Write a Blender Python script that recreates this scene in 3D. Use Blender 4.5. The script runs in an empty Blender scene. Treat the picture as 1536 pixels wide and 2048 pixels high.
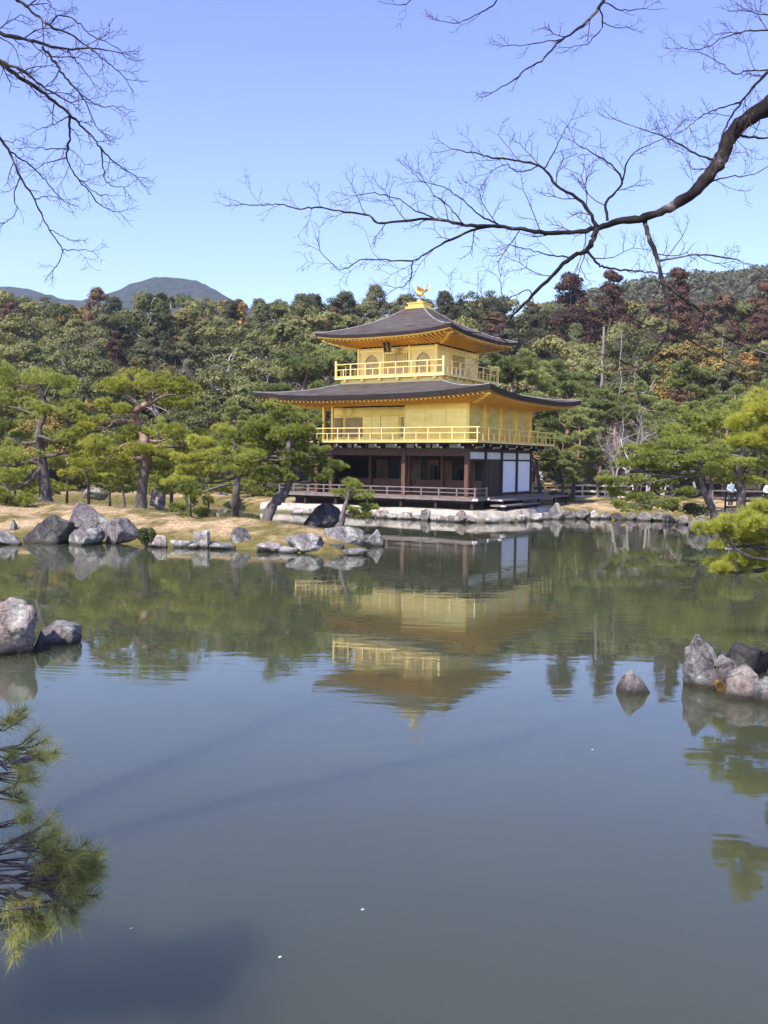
import bpy, bmesh, math, random
import numpy as np
from mathutils import Matrix, Vector, noise as mnoise

SC = bpy.context.scene
COL = SC.collection
R = math.radians

# ------------------------------------------------------------------ camera, sky, sun, exposure
F_PX, PITCH, ROLL, CAM_H = 1816.0, R(3.233), R(0.695), 3.009
cam_d = bpy.data.cameras.new('camera')
cam_d.sensor_fit = 'VERTICAL'
cam_d.sensor_height = 36.0
cam_d.lens = 36.0 * F_PX / 2048.0
cam_d.clip_start, cam_d.clip_end = 0.1, 6000
cam = bpy.data.objects.new('camera', cam_d)
COL.objects.link(cam)
cam.matrix_world = (Matrix.Translation((0, 0, CAM_H)) @ Matrix.Rotation(R(90) - PITCH, 4, 'X') @ Matrix.Rotation(ROLL, 4, 'Z'))
SC.camera = cam

SUN_EL = R(48)
SUN_AZ = math.atan2(-0.6, -0.8)          # compass angle from +Y towards +X
SDIR = Vector((math.sin(SUN_AZ) * math.cos(SUN_EL), math.cos(SUN_AZ) * math.cos(SUN_EL), math.sin(SUN_EL)))
sun_d = bpy.data.lights.new('sun', 'SUN')
sun_d.energy, sun_d.angle, sun_d.color = 4.2, R(0.53), (1.0, 0.95, 0.86)
sun = bpy.data.objects.new('sun', sun_d)
COL.objects.link(sun)
sun.rotation_euler = SDIR.to_track_quat('Z', 'Y').to_euler()

W = bpy.data.worlds.new('World')
SC.world = W
W.use_nodes = True
wn, wl = W.node_tree.nodes, W.node_tree.links
sky = wn.new('ShaderNodeTexSky')
sky.sky_type = 'NISHITA'
sky.sun_disc = False
sky.sun_elevation, sky.sun_rotation = SUN_EL, SUN_AZ % (2 * math.pi)
sky.air_density, sky.dust_density, sky.ozone_density = 1.0, 0.6, 1.4
tint = wn.new('ShaderNodeMix'); tint.data_type = 'RGBA'; tint.blend_type = 'MULTIPLY'
tint.inputs[0].default_value = 1.0
stc, sxyz, srmp = wn.new('ShaderNodeTexCoord'), wn.new('ShaderNodeSeparateXYZ'), wn.new('ShaderNodeValToRGB')
wl.new(stc.outputs['Generated'], sxyz.inputs[0]); wl.new(sxyz.outputs[2], srmp.inputs[0])
se = srmp.color_ramp.elements
se[0].position, se[0].color = 0.06, (0.90, 0.95, 1.0, 1)
se[1].position, se[1].color = 0.42, (0.80, 0.745, 1.22, 1)
wl.new(srmp.outputs[0], tint.inputs[7])
wl.new(sky.outputs[0], tint.inputs[6])
wl.new(tint.outputs[2], wn['Background'].inputs[0])
wn['Background'].inputs[1].default_value = 0.14

SC.view_settings.view_transform = 'Standard'
SC.view_settings.look = 'None'
SC.view_settings.exposure = 1.0
SC.view_settings.gamma = 1.0
SC.render.engine = 'CYCLES'
SC.cycles.use_denoising = True
SC.cycles.max_bounces = 8
SC.cycles.volume_bounces = 1
SC.cycles.transparent_max_bounces = 8

# ------------------------------------------------------------------ pixel helpers (photo pixels -> world points)
CR, SR, CP, SP = math.cos(ROLL), math.sin(ROLL), math.cos(PITCH), math.sin(PITCH)

def ray(px, py):
    x, y = px - 768.0, py - 1024.0
    x, y = x * CR + y * SR, -x * SR + y * CR
    X, up, d = x, -y, F_PX
    return X, d * CP + up * SP, -d * SP + up * CP     # world direction, Y forward, Z up

def atY(px, py, Y):
    a, b, c = ray(px, py)
    t = Y / b
    return np.array((a * t, Y, CAM_H + c * t))

def atZ(px, py, z=0.0):
    a, b, c = ray(px, py)
    t = (z - CAM_H) / c
    return np.array((a * t, b * t, z))

# ------------------------------------------------------------------ object helpers
class MB:
    def __init__(s):
        s.v, s.f3, s.f4, s.n = [], [], [], 0
    def add(s, v, f):
        v = np.asarray(v, float).reshape(-1, 3)
        f = np.asarray(f, np.int64)
        if len(f):
            (s.f3 if f.shape[1] == 3 else s.f4).append(f + s.n)
        s.v.append(v); s.n += len(v)
    def box(s, x0, x1, y0, y1, z0, z1):
        v = [(x, y, z) for z in (z0, z1) for y in (y0, y1) for x in (x0, x1)]
        s.add(v, [(0, 2, 3, 1), (4, 5, 7, 6), (0, 1, 5, 4), (2, 6, 7, 3), (0, 4, 6, 2), (1, 3, 7, 5)])
    def obox(s, a, b, w, h):
        a, b = Vector(a), Vector(b)
        t = (b - a).normalized()
        up = Vector((0, 0, 1)) if abs(t.z) < 0.95 else Vector((1, 0, 0))
        sd = t.cross(up).normalized(); up = sd.cross(t)
        v = [tuple(p + sd * i * w / 2 + up * j * h / 2) for p in (a, b) for j in (-1, 1) for i in (-1, 1)]
        s.add(v, [(0, 1, 3, 2), (4, 6, 7, 5), (0, 4, 5, 1), (2, 3, 7, 6), (0, 2, 6, 4), (1, 5, 7, 3)])
    def tube(s, P, rad, n=6):
        P = np.asarray(P, float); k = len(P)
        rad = np.broadcast_to(np.asarray(rad, float), (k,))
        T = np.gradient(P, axis=0); T /= (np.linalg.norm(T, axis=1, keepdims=True) + 1e-9)
        ref = np.array((0.31, 0.27, 0.91)) if abs(T[:, 2]).mean() < 0.8 else np.array((0.94, 0.3, 0.1))
        A = np.cross(T, ref); A /= (np.linalg.norm(A, axis=1, keepdims=True) + 1e-9)
        Bv = np.cross(T, A)
        ang = np.linspace(0, 2 * math.pi, n, endpoint=False)
        V = P[:, None] + rad[:, None, None] * (np.cos(ang)[None, :, None] * A[:, None] + np.sin(ang)[None, :, None] * Bv[:, None])
        i = np.arange(k - 1)[:, None] * n; j = np.arange(n)[None]; j2 = (j + 1) % n
        f = np.stack((i + j, i + j2, i + n + j2, i + n + j), -1).reshape(-1, 4)
        s.add(V.reshape(-1, 3), f)
        if n >= 4:
            e = (k - 1) * n
            s.add(np.vstack([V[-1], P[-1] + T[-1] * rad[-1] * 0.5]), [(q, (q + 1) % n, n) for q in range(n)])
    def build(s, name, mat, parent=None, smooth=False):
        me = bpy.data.meshes.new(name)
        V = np.vstack(s.v) if s.v else np.zeros((0, 3))
        f3 = np.vstack(s.f3) if s.f3 else np.zeros((0, 3), np.int64)
        f4 = np.vstack(s.f4) if s.f4 else np.zeros((0, 4), np.int64)
        me.vertices.add(len(V)); me.vertices.foreach_set('co', V.astype(np.float32).ravel())
        lp = np.concatenate((f3.ravel(), f4.ravel())).astype(np.int32)
        me.loops.add(len(lp)); me.loops.foreach_set('vertex_index', lp)
        tot = np.concatenate((np.full(len(f3), 3), np.full(len(f4), 4))).astype(np.int32)
        st = np.concatenate(([0], np.cumsum(tot)[:-1])).astype(np.int32) if len(tot) else tot
        me.polygons.add(len(tot)); me.polygons.foreach_set('loop_start', st)
        me.polygons.foreach_set('use_smooth', np.full(len(tot), bool(smooth)))
        me.update(calc_edges=True); me.validate()
        me.materials.append(mat)
        o = bpy.data.objects.new(name, me); COL.objects.link(o)
        if parent: o.parent = parent
        return o

def tag(o, label=None, cat=None, group=None, kind=None):
    if label: o['label'] = label
    if cat: o['category'] = cat
    if group: o['group'] = group
    if kind: o['kind'] = kind
    return o

def empty(name, loc, label, cat, group=None, rz=0.0):
    o = bpy.data.objects.new(name, None); COL.objects.link(o)
    o.location = tuple(loc); o.rotation_euler = (0, 0, rz); o.empty_display_size = 0.2
    return tag(o, label, cat, group)

def dup(root, loc, rz, sc, label, group, cat=None):
    r = root.copy(); COL.objects.link(r)
    r.location = tuple(loc); r.rotation_euler = (0, 0, rz); r.scale = sc
    r['label'] = label; r['group'] = group
    if cat: r['category'] = cat
    for ch in list(root.children):
        c = ch.copy(); COL.objects.link(c); c.parent = r
    return r

# ------------------------------------------------------------------ materials
def new_mat(name):
    m = bpy.data.materials.new(name); m.use_nodes = True
    nt = m.node_tree
    return m, nt.nodes, nt.links, nt.nodes['Principled BSDF']

def ramp(n, l, src, stops):
    r = n.new('ShaderNodeValToRGB')
    e = r.color_ramp.elements
    while len(e) < len(stops): e.new(0.5)
    for q, (p, c) in zip(e, stops):
        q.position = p; q.color = (*c, 1)
    l.new(src, r.inputs[0])
    return r.outputs[0]

def noise_tex(n, l, scale, detail=4, rough=0.55, coord='Object', stretch=None, dist=0.0):
    tc = n.new('ShaderNodeTexCoord'); t = n.new('ShaderNodeTexNoise')
    t.inputs['Scale'].default_value = scale; t.inputs['Detail'].default_value = detail
    t.inputs['Roughness'].default_value = rough; t.inputs['Distortion'].default_value = dist
    if stretch:
        mp = n.new('ShaderNodeMapping'); mp.inputs['Scale'].default_value = stretch
        l.new(tc.outputs[coord], mp.inputs[0]); l.new(mp.outputs[0], t.inputs['Vector'])
    else:
        l.new(tc.outputs[coord], t.inputs['Vector'])
    return t

def bump(n, l, b, src, strength, dist):
    q = n.new('ShaderNodeBump'); q.inputs['Strength'].default_value = strength; q.inputs['Distance'].default_value = dist
    l.new(src, q.inputs['Height']); l.new(q.outputs[0], b.inputs['Normal'])
    return q

def noisy(name, stops, scale, rough=0.8, detail=5, stretch=None, bstr=0.0, bdist=0.02, metallic=0.0, coord='Object', spec=0.3):
    m, n, l, b = new_mat(name)
    t = noise_tex(n, l, scale, detail, 0.6, coord, stretch)
    l.new(ramp(n, l, t.outputs[0], stops), b.inputs['Base Color'])
    b.inputs['Roughness'].default_value = rough; b.inputs['Metallic'].default_value = metallic
    b.inputs['Specular IOR Level'].default_value = spec
    if bstr: bump(n, l, b, t.outputs[0], bstr, bdist)
    return m

def foliage(name, c1, c2, c3, scale=0.9, transl=0.3, tint_obj=0.5):
    """leaf colour varies by clump (noise) and from tree to tree (object random)"""
    m, n, l, b = new_mat(name)
    t = noise_tex(n, l, scale, 3, 0.6, 'Object')
    oi = n.new('ShaderNodeObjectInfo')
    mt = n.new('ShaderNodeMath'); mt.operation = 'MULTIPLY_ADD'
    mt.inputs[1].default_value = tint_obj; mt.inputs[2].default_value = -0.5 * tint_obj
    l.new(oi.outputs['Random'], mt.inputs[0])
    ad = n.new('ShaderNodeMath'); ad.operation = 'ADD'
    l.new(t.outputs[0], ad.inputs[0]); l.new(mt.outputs[0], ad.inputs[1])
    col = ramp(n, l, ad.outputs[0], [(0.28, c1), (0.5, c2), (0.74, c3)])
    l.new(col, b.inputs['Base Color'])
    b.inputs['Roughness'].default_value = 0.6; b.inputs['Specular IOR Level'].default_value = 0.25
    tr = n.new('ShaderNodeBsdfTranslucent'); l.new(col, tr.inputs[0])
    mx = n.new('ShaderNodeMixShader'); mx.inputs[0].default_value = transl
    l.new(b.outputs[0], mx.inputs[1]); l.new(tr.outputs[0], mx.inputs[2])
    l.new(mx.outputs[0], n['Material Output'].inputs[0])
    return m

M = {}
def gold(name, c1, c2, rough, metallic=0.75):
    m, n, l, b = new_mat(name)
    t = noise_tex(n, l, 1.6, 5, 0.6, 'Object', (1, 1, 2.2))
    l.new(ramp(n, l, t.outputs[0], [(0.3, c1), (0.7, c2)]), b.inputs['Base Color'])
    rr = n.new('ShaderNodeMapRange'); rr.inputs[3].default_value = rough - 0.08; rr.inputs[4].default_value = rough + 0.1
    l.new(t.outputs[0], rr.inputs[0]); l.new(rr.outputs[0], b.inputs['Roughness'])
    b.inputs['Metallic'].default_value = metallic
    t2 = noise_tex(n, l, 9, 3, 0.5, 'Object'); bump(n, l, b, t2.outputs[0], 0.25, 0.01)
    return m
M['gold'] = gold('gold_leaf', (0.80, 0.52, 0.10), (0.90, 0.64, 0.19), 0.36, 0.85)
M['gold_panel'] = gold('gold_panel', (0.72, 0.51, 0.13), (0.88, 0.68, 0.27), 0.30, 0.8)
M['gold_lit'] = gold('gold_lit', (0.86, 0.64, 0.20), (0.94, 0.76, 0.34), 0.5, 0.5)  # paler copy of the gold: brightness of sunlit parts put into its colour
M['gold_lattice'] = gold('gold_lattice', (0.40, 0.31, 0.17), (0.54, 0.43, 0.25), 0.55, 0.3)
M['gold_dark'] = gold('gold_frame', (0.50, 0.28, 0.06), (0.62, 0.38, 0.09), 0.4, 0.7)
def roof_mat():
    m, n, l, b = new_mat('bark_roof')
    t = noise_tex(n, l, 1.0, 6, .6, 'Object', (1.3, 1.3, 26)); t2 = noise_tex(n, l, 0.7, 5, .6, 'Object', None, .5)
    c1 = ramp(n, l, t.outputs[0], [(0.3, (0.036, 0.030, 0.027)), (0.5, (0.074, 0.064, 0.058)), (0.7, (0.125, 0.11, 0.10))])
    c2 = ramp(n, l, t.outputs[0], [(0.3, (0.030, 0.018, 0.014)), (0.7, (0.092, 0.060, 0.046))])
    k = ramp(n, l, t2.outputs[0], [(0.45, (0, 0, 0)), (0.68, (1, 1, 1))])
    mx = n.new('ShaderNodeMix'); mx.data_type = 'RGBA'; l.new(k, mx.inputs[0]); l.new(c1, mx.inputs[6]); l.new(c2, mx.inputs[7])
    l.new(mx.outputs[2], b.inputs['Base Color']); b.inputs['Roughness'].default_value = .9; b.inputs['Specular IOR Level'].default_value = .2
    bump(n, l, b, t.outputs[0], .9, .05); return m
M['bark_roof'] = roof_mat()
M['roof_edge'] = noisy('roof_edge', [(0.3, (0.012, 0.010, 0.010)), (0.7, (0.035, 0.022, 0.018))], 6, 0.7)
M['roof_ridge'] = noisy('roof_ridge', [(0.3, (0.16, 0.15, 0.15)), (0.7, (0.34, 0.33, 0.32))], 4, 0.7)
M['copper_trim'] = noisy('copper_trim', [(0.3, (0.24, 0.12, 0.06)), (0.7, (0.42, 0.25, 0.10))], 5, 0.55, metallic=0.3)
M['dark_wood'] = noisy('dark_wood', [(0.3, (0.018, 0.012, 0.010)), (0.7, (0.050, 0.030, 0.024))], 3, 0.6, 5, (6, 6, 0.6), 0.2, 0.01)
M['red_wood'] = noisy('red_wood', [(0.3, (0.075, 0.035, 0.022)), (0.7, (0.15, 0.075, 0.045))], 3, 0.6, 5, (6, 6, 0.6), 0.2, 0.01)
M['deck_wood'] = noisy('deck_wood', [(0.3, (0.14, 0.07, 0.045)), (0.7, (0.24, 0.13, 0.085))], 2.5, 0.6, 5, (0.5, 8, 8), 0.2, 0.01)
M['rail_wood'] = noisy('rail_wood', [(0.3, (0.10, 0.085, 0.08)), (0.7, (0.24, 0.2, 0.185))], 3, 0.7, 5, (1, 6, 6), 0.2, 0.01)
M['pale_wood'] = noisy('pale_wood', [(0.3, (0.50, 0.42, 0.32)), (0.7, (0.72, 0.65, 0.54))], 3, 0.7, 5, (1, 6, 6), 0.1, 0.01)
M['yellow_wood'] = noisy('yellow_wood', [(0.3, (0.45, 0.30, 0.10)), (0.7, (0.62, 0.45, 0.18))], 3, 0.7, 5, (1, 6, 6))
M['plaster'] = noisy('plaster', [(0.3, (0.66, 0.67, 0.68)), (0.7, (0.80, 0.80, 0.80))], 1.5, 0.8)
M['screen_paper'] = noisy('screen_paper', [(0.3, (0.74, 0.77, 0.82)), (0.7, (0.84, 0.86, 0.88))], 0.8, 0.6)
M['ochre_panel'] = noisy('ochre_panel', [(0.3, (0.10, 0.065, 0.04)), (0.62, (0.26, 0.17, 0.10)), (0.8, (0.34, 0.23, 0.14))], 0.9, 0.7)
M['white_paint'] = noisy('white_paint', [(0.3, (0.76, 0.76, 0.74)), (0.7, (0.84, 0.84, 0.82))], 3, 0.5)
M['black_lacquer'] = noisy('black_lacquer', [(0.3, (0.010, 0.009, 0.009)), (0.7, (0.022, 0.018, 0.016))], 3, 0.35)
M['bark_pine'] = noisy('pine_bark', [(0.3, (0.045, 0.036, 0.034)), (0.55, (0.12, 0.10, 0.095)), (0.75, (0.22, 0.19, 0.175))], 7, 0.9, 6, (1, 1, 0.35), 0.9, 0.05)
def red_pine():
    m, n, l, b = new_mat('red_pine_bark')
    t = noise_tex(n, l, 6, 6, .6, 'Object', (1, 1, .4))
    lo = ramp(n, l, t.outputs[0], [(0.3, (0.035, 0.028, 0.027)), (0.55, (0.10, 0.08, 0.075)), (0.75, (0.2, 0.17, 0.155))])
    hi = ramp(n, l, t.outputs[0], [(0.3, (0.10, 0.06, 0.045)), (0.55, (0.26, 0.155, 0.11)), (0.75, (0.42, 0.33, 0.28))])
    tc = n.new('ShaderNodeTexCoord'); sp = n.new('ShaderNodeSeparateXYZ'); l.new(tc.outputs['Object'], sp.inputs[0])
    mr = n.new('ShaderNodeMapRange'); mr.inputs[1].default_value = 1.8; mr.inputs[2].default_value = 3.4; l.new(sp.outputs[2], mr.inputs[0])
    mx = n.new('ShaderNodeMix'); mx.data_type = 'RGBA'; l.new(mr.outputs[0], mx.inputs[0]); l.new(lo, mx.inputs[6]); l.new(hi, mx.inputs[7])
    l.new(mx.outputs[2], b.inputs['Base Color']); b.inputs['Roughness'].default_value = .9; bump(n, l, b, t.outputs[0], .8, .04)
    return m
M['bark_red'] = red_pine()
M['bark_grey'] = noisy('grey_bark', [(0.36, (0.010, 0.008, 0.008)), (0.56, (0.030, 0.025, 0.025)), (0.70, (0.20, 0.185, 0.18))], 5, 0.9, 6, (1, 1, 1), 0.5, 0.01, spec=0.1)
M['bark_left'] = noisy('cherry_bark', [(0.34, (0.010, 0.008, 0.009)), (0.58, (0.028, 0.024, 0.026)), (0.74, (0.17, 0.155, 0.15))], 6, 0.9, 6, None, 0.5, 0.01, spec=0.1)
M['twig'] = noisy('twig_bark', [(0.3, (0.028, 0.018, 0.020)), (0.7, (0.085, 0.055, 0.053))], 5, 0.9, spec=0.05)
M['twig_far'] = noisy('grey_twigs', [(0.3, (0.16, 0.125, 0.125)), (0.7, (0.30, 0.25, 0.25))], 5, 0.8)
M['bark_pale'] = noisy('pale_bark', [(0.3, (0.26, 0.24, 0.22)), (0.7, (0.50, 0.47, 0.44))], 3, 0.85, 5, (1, 1, 0.3))
M['bark_dead'] = noisy('dead_bark', [(0.3, (0.13, 0.115, 0.105)), (0.7, (0.30, 0.27, 0.25))], 3, 0.85, 5, (1, 1, 0.3))
M['bark_forest'] = noisy('forest_bark', [(0.3, (0.045, 0.038, 0.034)), (0.7, (0.13, 0.11, 0.10))], 3, 0.9, 5, (1, 1, 0.3))
M['pine_green'] = foliage('pine_needles', (0.17, 0.20, 0.036), (0.30, 0.335, 0.062), (0.44, 0.46, 0.11), 0.8, 0.35, 0.25)
M['pine_yellow'] = foliage('pine_needles_yellow', (0.24, 0.26, 0.036), (0.40, 0.41, 0.06), (0.54, 0.52, 0.10), 0.8, 0.35, 0.2)
M['pine_mid'] = foliage('pine_needles_far', (0.155, 0.185, 0.056), (0.245, 0.285, 0.085), (0.36, 0.385, 0.125), 0.5, 0.35, 0.4)
M['pine_near'] = foliage('pine_needles_near', (0.17, 0.185, 0.05), (0.32, 0.33, 0.09), (0.56, 0.54, 0.18), 3.0, 0.3, 0.0)
M['leaf_olive'] = foliage('evergreen_leaves', (0.080, 0.088, 0.030), (0.155, 0.165, 0.056), (0.25, 0.24, 0.08), 0.35, 0.3, 0.5)
M['leaf_dark'] = foliage('dark_conifer_leaves', (0.055, 0.060, 0.027), (0.10, 0.105, 0.044), (0.16, 0.155, 0.06), 0.4, 0.2, 0.5)
M['leaf_red'] = foliage('cedar_leaves', (0.066, 0.034, 0.023), (0.125, 0.066, 0.039), (0.17, 0.105, 0.056), 0.4, 0.2, 0.5)
M['leaf_gold'] = foliage('golden_leaves', (0.11, 0.095, 0.030), (0.19, 0.15, 0.04), (0.28, 0.20, 0.05), 0.5, 0.25, 0.4)
M['leaf_orange'] = foliage('orange_leaves', (0.24, 0.12, 0.03), (0.40, 0.22, 0.05), (0.5, 0.3, 0.08), 0.5, 0.25, 0.3)
M['shrub'] = foliage('shrub_leaves', (0.035, 0.05, 0.015), (0.075, 0.095, 0.025), (0.13, 0.14, 0.04), 2.5, 0.25, 0.3)
M['hill'] = noisy('hill_forest', [(0.25, (0.012, 0.022, 0.016)), (0.5, (0.034, 0.046, 0.028)), (0.75, (0.07, 0.075, 0.04))], 0.06, 0.95, 12, None, 1.0, 22.0, spec=0.0)

def rock_mat(name, base, lichen, dark):
    m, n, l, b = new_mat(name)
    t = noise_tex(n, l, 2.2, 8, 0.62, 'Object'); t2 = noise_tex(n, l, 1.1, 6, 0.6, 'Object', None, 0.6)
    c = ramp(n, l, t.outputs[0], [(0.25, dark), (0.45, base), (0.7, tuple(min(1, x * 1.5) for x in base))])
    k = ramp(n, l, t2.outputs[0], [(0.46, (0, 0, 0)), (0.60, (1, 1, 1))])
    mx = n.new('ShaderNodeMix'); mx.data_type = 'RGBA'
    l.new(k, mx.inputs[0]); l.new(c, mx.inputs[6]); mx.inputs[7].default_value = (*lichen, 1)
    t3 = noise_tex(n, l, 14, 6, 0.75, 'Object')
    mk = n.new('ShaderNodeMix'); mk.data_type = 'RGBA'; mk.blend_type = 'MULTIPLY'; mk.inputs[0].default_value = 0.7
    l.new(mx.outputs[2], mk.inputs[6]); l.new(ramp(n, l, t3.outputs[0], [(0.34, (0.22, 0.2, 0.19)), (0.52, (0.95, 0.95, 0.95)), (0.66, (1.6, 1.55, 1.5))]), mk.inputs[7])
    vo = n.new('ShaderNodeTexVoronoi'); vo.feature = 'DISTANCE_TO_EDGE'; vo.inputs['Scale'].default_value = 1.7
    vm = n.new('ShaderNodeVectorMath'); vm.operation = 'MULTIPLY_ADD'; vm.inputs[1].default_value = (0.55, 0.55, 0.55)
    vt = n.new('ShaderNodeTexCoord'); l.new(t.outputs['Color'], vm.inputs[0]); l.new(vt.outputs['Object'], vm.inputs[2]); l.new(vm.outputs[0], vo.inputs['Vector'])
    ck = ramp(n, l, vo.outputs['Distance'], [(0.0, (0.22, 0.2, 0.19)), (0.045, (1, 1, 1))])
    mc = n.new('ShaderNodeMix'); mc.data_type = 'RGBA'; mc.blend_type = 'MULTIPLY'; mc.inputs[0].default_value = 0.75
    l.new(mk.outputs[2], mc.inputs[6]); l.new(ck, mc.inputs[7]); mk = mc
    # waterline stain
    g = n.new('ShaderNodeNewGeometry'); sp = n.new('ShaderNodeSeparateXYZ'); l.new(g.outputs['Position'], sp.inputs[0])
    mr = n.new('ShaderNodeMapRange'); mr.inputs[1].default_value = 0.04; mr.inputs[2].default_value = 0.15
    l.new(sp.outputs[2], mr.inputs[0])
    ms = n.new('ShaderNodeMix'); ms.data_type = 'RGBA'
    l.new(mr.outputs[0], ms.inputs[0]); ms.inputs[6].default_value = (0.05, 0.042, 0.034, 1); l.new(mk.outputs[2], ms.inputs[7])
    l.new(ms.outputs[2], b.inputs['Base Color'])
    b.inputs['Roughness'].default_value = 0.85; b.inputs['Specular IOR Level'].default_value = 0.25
    ad = n.new('ShaderNodeMath'); ad.operation = 'ADD'; l.new(t.outputs[0], ad.inputs[0]); l.new(t3.outputs[0], ad.inputs[1])
    bump(n, l, b, ad.outputs[0], 0.9, 0.06)
    return m
M['rock'] = rock_mat('grey_rock', (0.165, 0.148, 0.145), (0.40, 0.42, 0.355), (0.035, 0.03, 0.03))
M['rock_purple'] = rock_mat('purple_rock', (0.165, 0.142, 0.138), (0.31, 0.32, 0.28), (0.045, 0.038, 0.037))
M['rock_dark'] = rock_mat('dark_rock', (0.050, 0.046, 0.045), (0.12, 0.12, 0.10), (0.014, 0.012, 0.012))
M['rock_pink'] = rock_mat('pink_rock', (0.26, 0.205, 0.182), (0.42, 0.42, 0.36), (0.08, 0.06, 0.055))
M['rock_pale'] = rock_mat('pale_rock', (0.34, 0.31, 0.28), (0.48, 0.47, 0.41), (0.13, 0.11, 0.10))

def ground_mat():
    m, n, l, b = new_mat('garden_ground')
    t = noise_tex(n, l, 0.55, 8, 0.6, 'Object'); t2 = noise_tex(n, l, 4.5, 6, 0.65, 'Object')
    dry = ramp(n, l, t2.outputs[0], [(0.25, (0.17, 0.105, 0.055)), (0.45, (0.36, 0.25, 0.14)), (0.62, (0.50, 0.37, 0.22)), (0.8, (0.62, 0.47, 0.31))])
    moss = ramp(n, l, t2.outputs[0], [(0.3, (0.07, 0.06, 0.02)), (0.7, (0.18, 0.15, 0.045))])
    k = ramp(n, l, t.outputs[0], [(0.44, (0, 0, 0)), (0.58, (1, 1, 1))])
    g = n.new('ShaderNodeNewGeometry'); sp = n.new('ShaderNodeSeparateXYZ'); l.new(g.outputs['Position'], sp.inputs[0])
    mx = n.new('ShaderNodeMix'); mx.data_type = 'RGBA'; l.new(k, mx.inputs[0]); l.new(dry, mx.inputs[6]); l.new(moss, mx.inputs[7])
    # shore moss under 0.35 m
    mr = n.new('ShaderNodeMapRange'); mr.inputs[1].default_value = 0.2; mr.inputs[2].default_value = 0.5; l.new(sp.outputs[2], mr.inputs[0])
    m2 = n.new('ShaderNodeMix'); m2.data_type = 'RGBA'; l.new(mr.outputs[0], m2.inputs[0]); l.new(moss, m2.inputs[6]); l.new(mx.outputs[2], m2.inputs[7])
    # woodland floor beyond the garden
    wr = n.new('ShaderNodeMapRange'); wr.inputs[1].default_value = 62; wr.inputs[2].default_value = 72; l.new(sp.outputs[1], wr.inputs[0])
    m3 = n.new('ShaderNodeMix'); m3.data_type = 'RGBA'; l.new(wr.outputs[0], m3.inputs[0]); l.new(m2.outputs[2], m3.inputs[6])
    l.new(ramp(n, l, t2.outputs[0], [(0.3, (0.035, 0.030, 0.018)), (0.7, (0.085, 0.07, 0.04))]), m3.inputs[7])
    l.new(m3.outputs[2], b.inputs['Base Color']); b.inputs['Roughness'].default_value = 0.95; b.inputs['Specular IOR Level'].default_value = 0.1
    bump(n, l, b, t2.outputs[0], 0.8, 0.08)
    return m
M['rock_moss'] = noisy('orange_moss', [(0.3, (0.05, 0.035, 0.015)), (0.7, (0.24, 0.15, 0.04))], 14, .95, 6, None, .8, .03)
M['ground'] = ground_mat()
def sand_mat():
    m, n, l, b = new_mat('pale_sand')
    t = noise_tex(n, l, 1.6, 8, .6, 'Object'); t2 = noise_tex(n, l, 5.0, 6, .65, 'Object')
    c = ramp(n, l, t.outputs[0], [(0.3, (0.20, 0.17, 0.13)), (0.48, (0.36, 0.315, 0.26)), (0.7, (0.50, 0.455, 0.385))])
    g = n.new('ShaderNodeNewGeometry'); sp = n.new('ShaderNodeSeparateXYZ'); l.new(g.outputs['Position'], sp.inputs[0])
    ma = n.new('ShaderNodeMath'); ma.operation = 'MULTIPLY_ADD'; ma.inputs[1].default_value = -.22; l.new(t2.outputs[0], ma.inputs[0]); l.new(sp.outputs[2], ma.inputs[2])
    mr = n.new('ShaderNodeMapRange'); mr.inputs[1].default_value = -0.03; mr.inputs[2].default_value = 0.12; l.new(ma.outputs[0], mr.inputs[0])
    mx = n.new('ShaderNodeMix'); mx.data_type = 'RGBA'; l.new(mr.outputs[0], mx.inputs[0]); mx.inputs[6].default_value = (0.11, 0.10, 0.06, 1); l.new(c, mx.inputs[7])
    l.new(mx.outputs[2], b.inputs['Base Color']); b.inputs['Roughness'].default_value = .95; b.inputs['Specular IOR Level'].default_value = .1
    bump(n, l, b, t2.outputs[0], .8, .05); return m
M['sand'] = sand_mat()

def water_mat():
    m, n, l, b = new_mat('pond_water')
    t = noise_tex(n, l, 0.10, 4, 0.55, 'Object')
    l.new(ramp(n, l, t.outputs[0], [(0.3, (0.048, 0.056, 0.030)), (0.7, (0.064, 0.070, 0.036))]), b.inputs['Base Color'])
    b.inputs['Subsurface Weight'].default_value = 1.0
    b.inputs['Subsurface Radius'].default_value = (1.0, 1.0, 0.9)
    b.inputs['Subsurface Scale'].default_value = 9.0
    b.inputs['Roughness'].default_value = 0.015; b.inputs['IOR'].default_value = 1.5
    # fine ripples, in patches
    w1 = noise_tex(n, l, 1.0, 3, 0.5, 'Object', (1.3, 4.5, 1), 0.4)
    w2 = noise_tex(n, l, 1.0, 2, 0.5, 'Object', (0.25, 0.6, 1), 0.3)
    pt = noise_tex(n, l, 1.0, 2, 0.5, 'Object', (0.06, 0.16, 1), 0.5)
    pm = n.new('ShaderNodeMapRange'); pm.inputs[1].default_value = 0.42; pm.inputs[2].default_value = 0.62
    pm.inputs[3].default_value = 0.12; pm.inputs[4].default_value = 1.0
    l.new(pt.outputs[0], pm.inputs[0])
    mu = n.new('ShaderNodeMath'); mu.operation = 'MULTIPLY'; l.new(w1.outputs[0], mu.inputs[0]); l.new(pm.outputs[0], mu.inputs[1])
    ad = n.new('ShaderNodeMath'); ad.operation = 'MULTIPLY_ADD'; ad.inputs[1].default_value = 1.6
    l.new(w2.outputs[0], ad.inputs[0]); l.new(mu.outputs[0], ad.inputs[2])
    bump(n, l, b, ad.outputs[0], 1.0, 0.0030)
    return m
M['water'] = water_mat()

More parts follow.
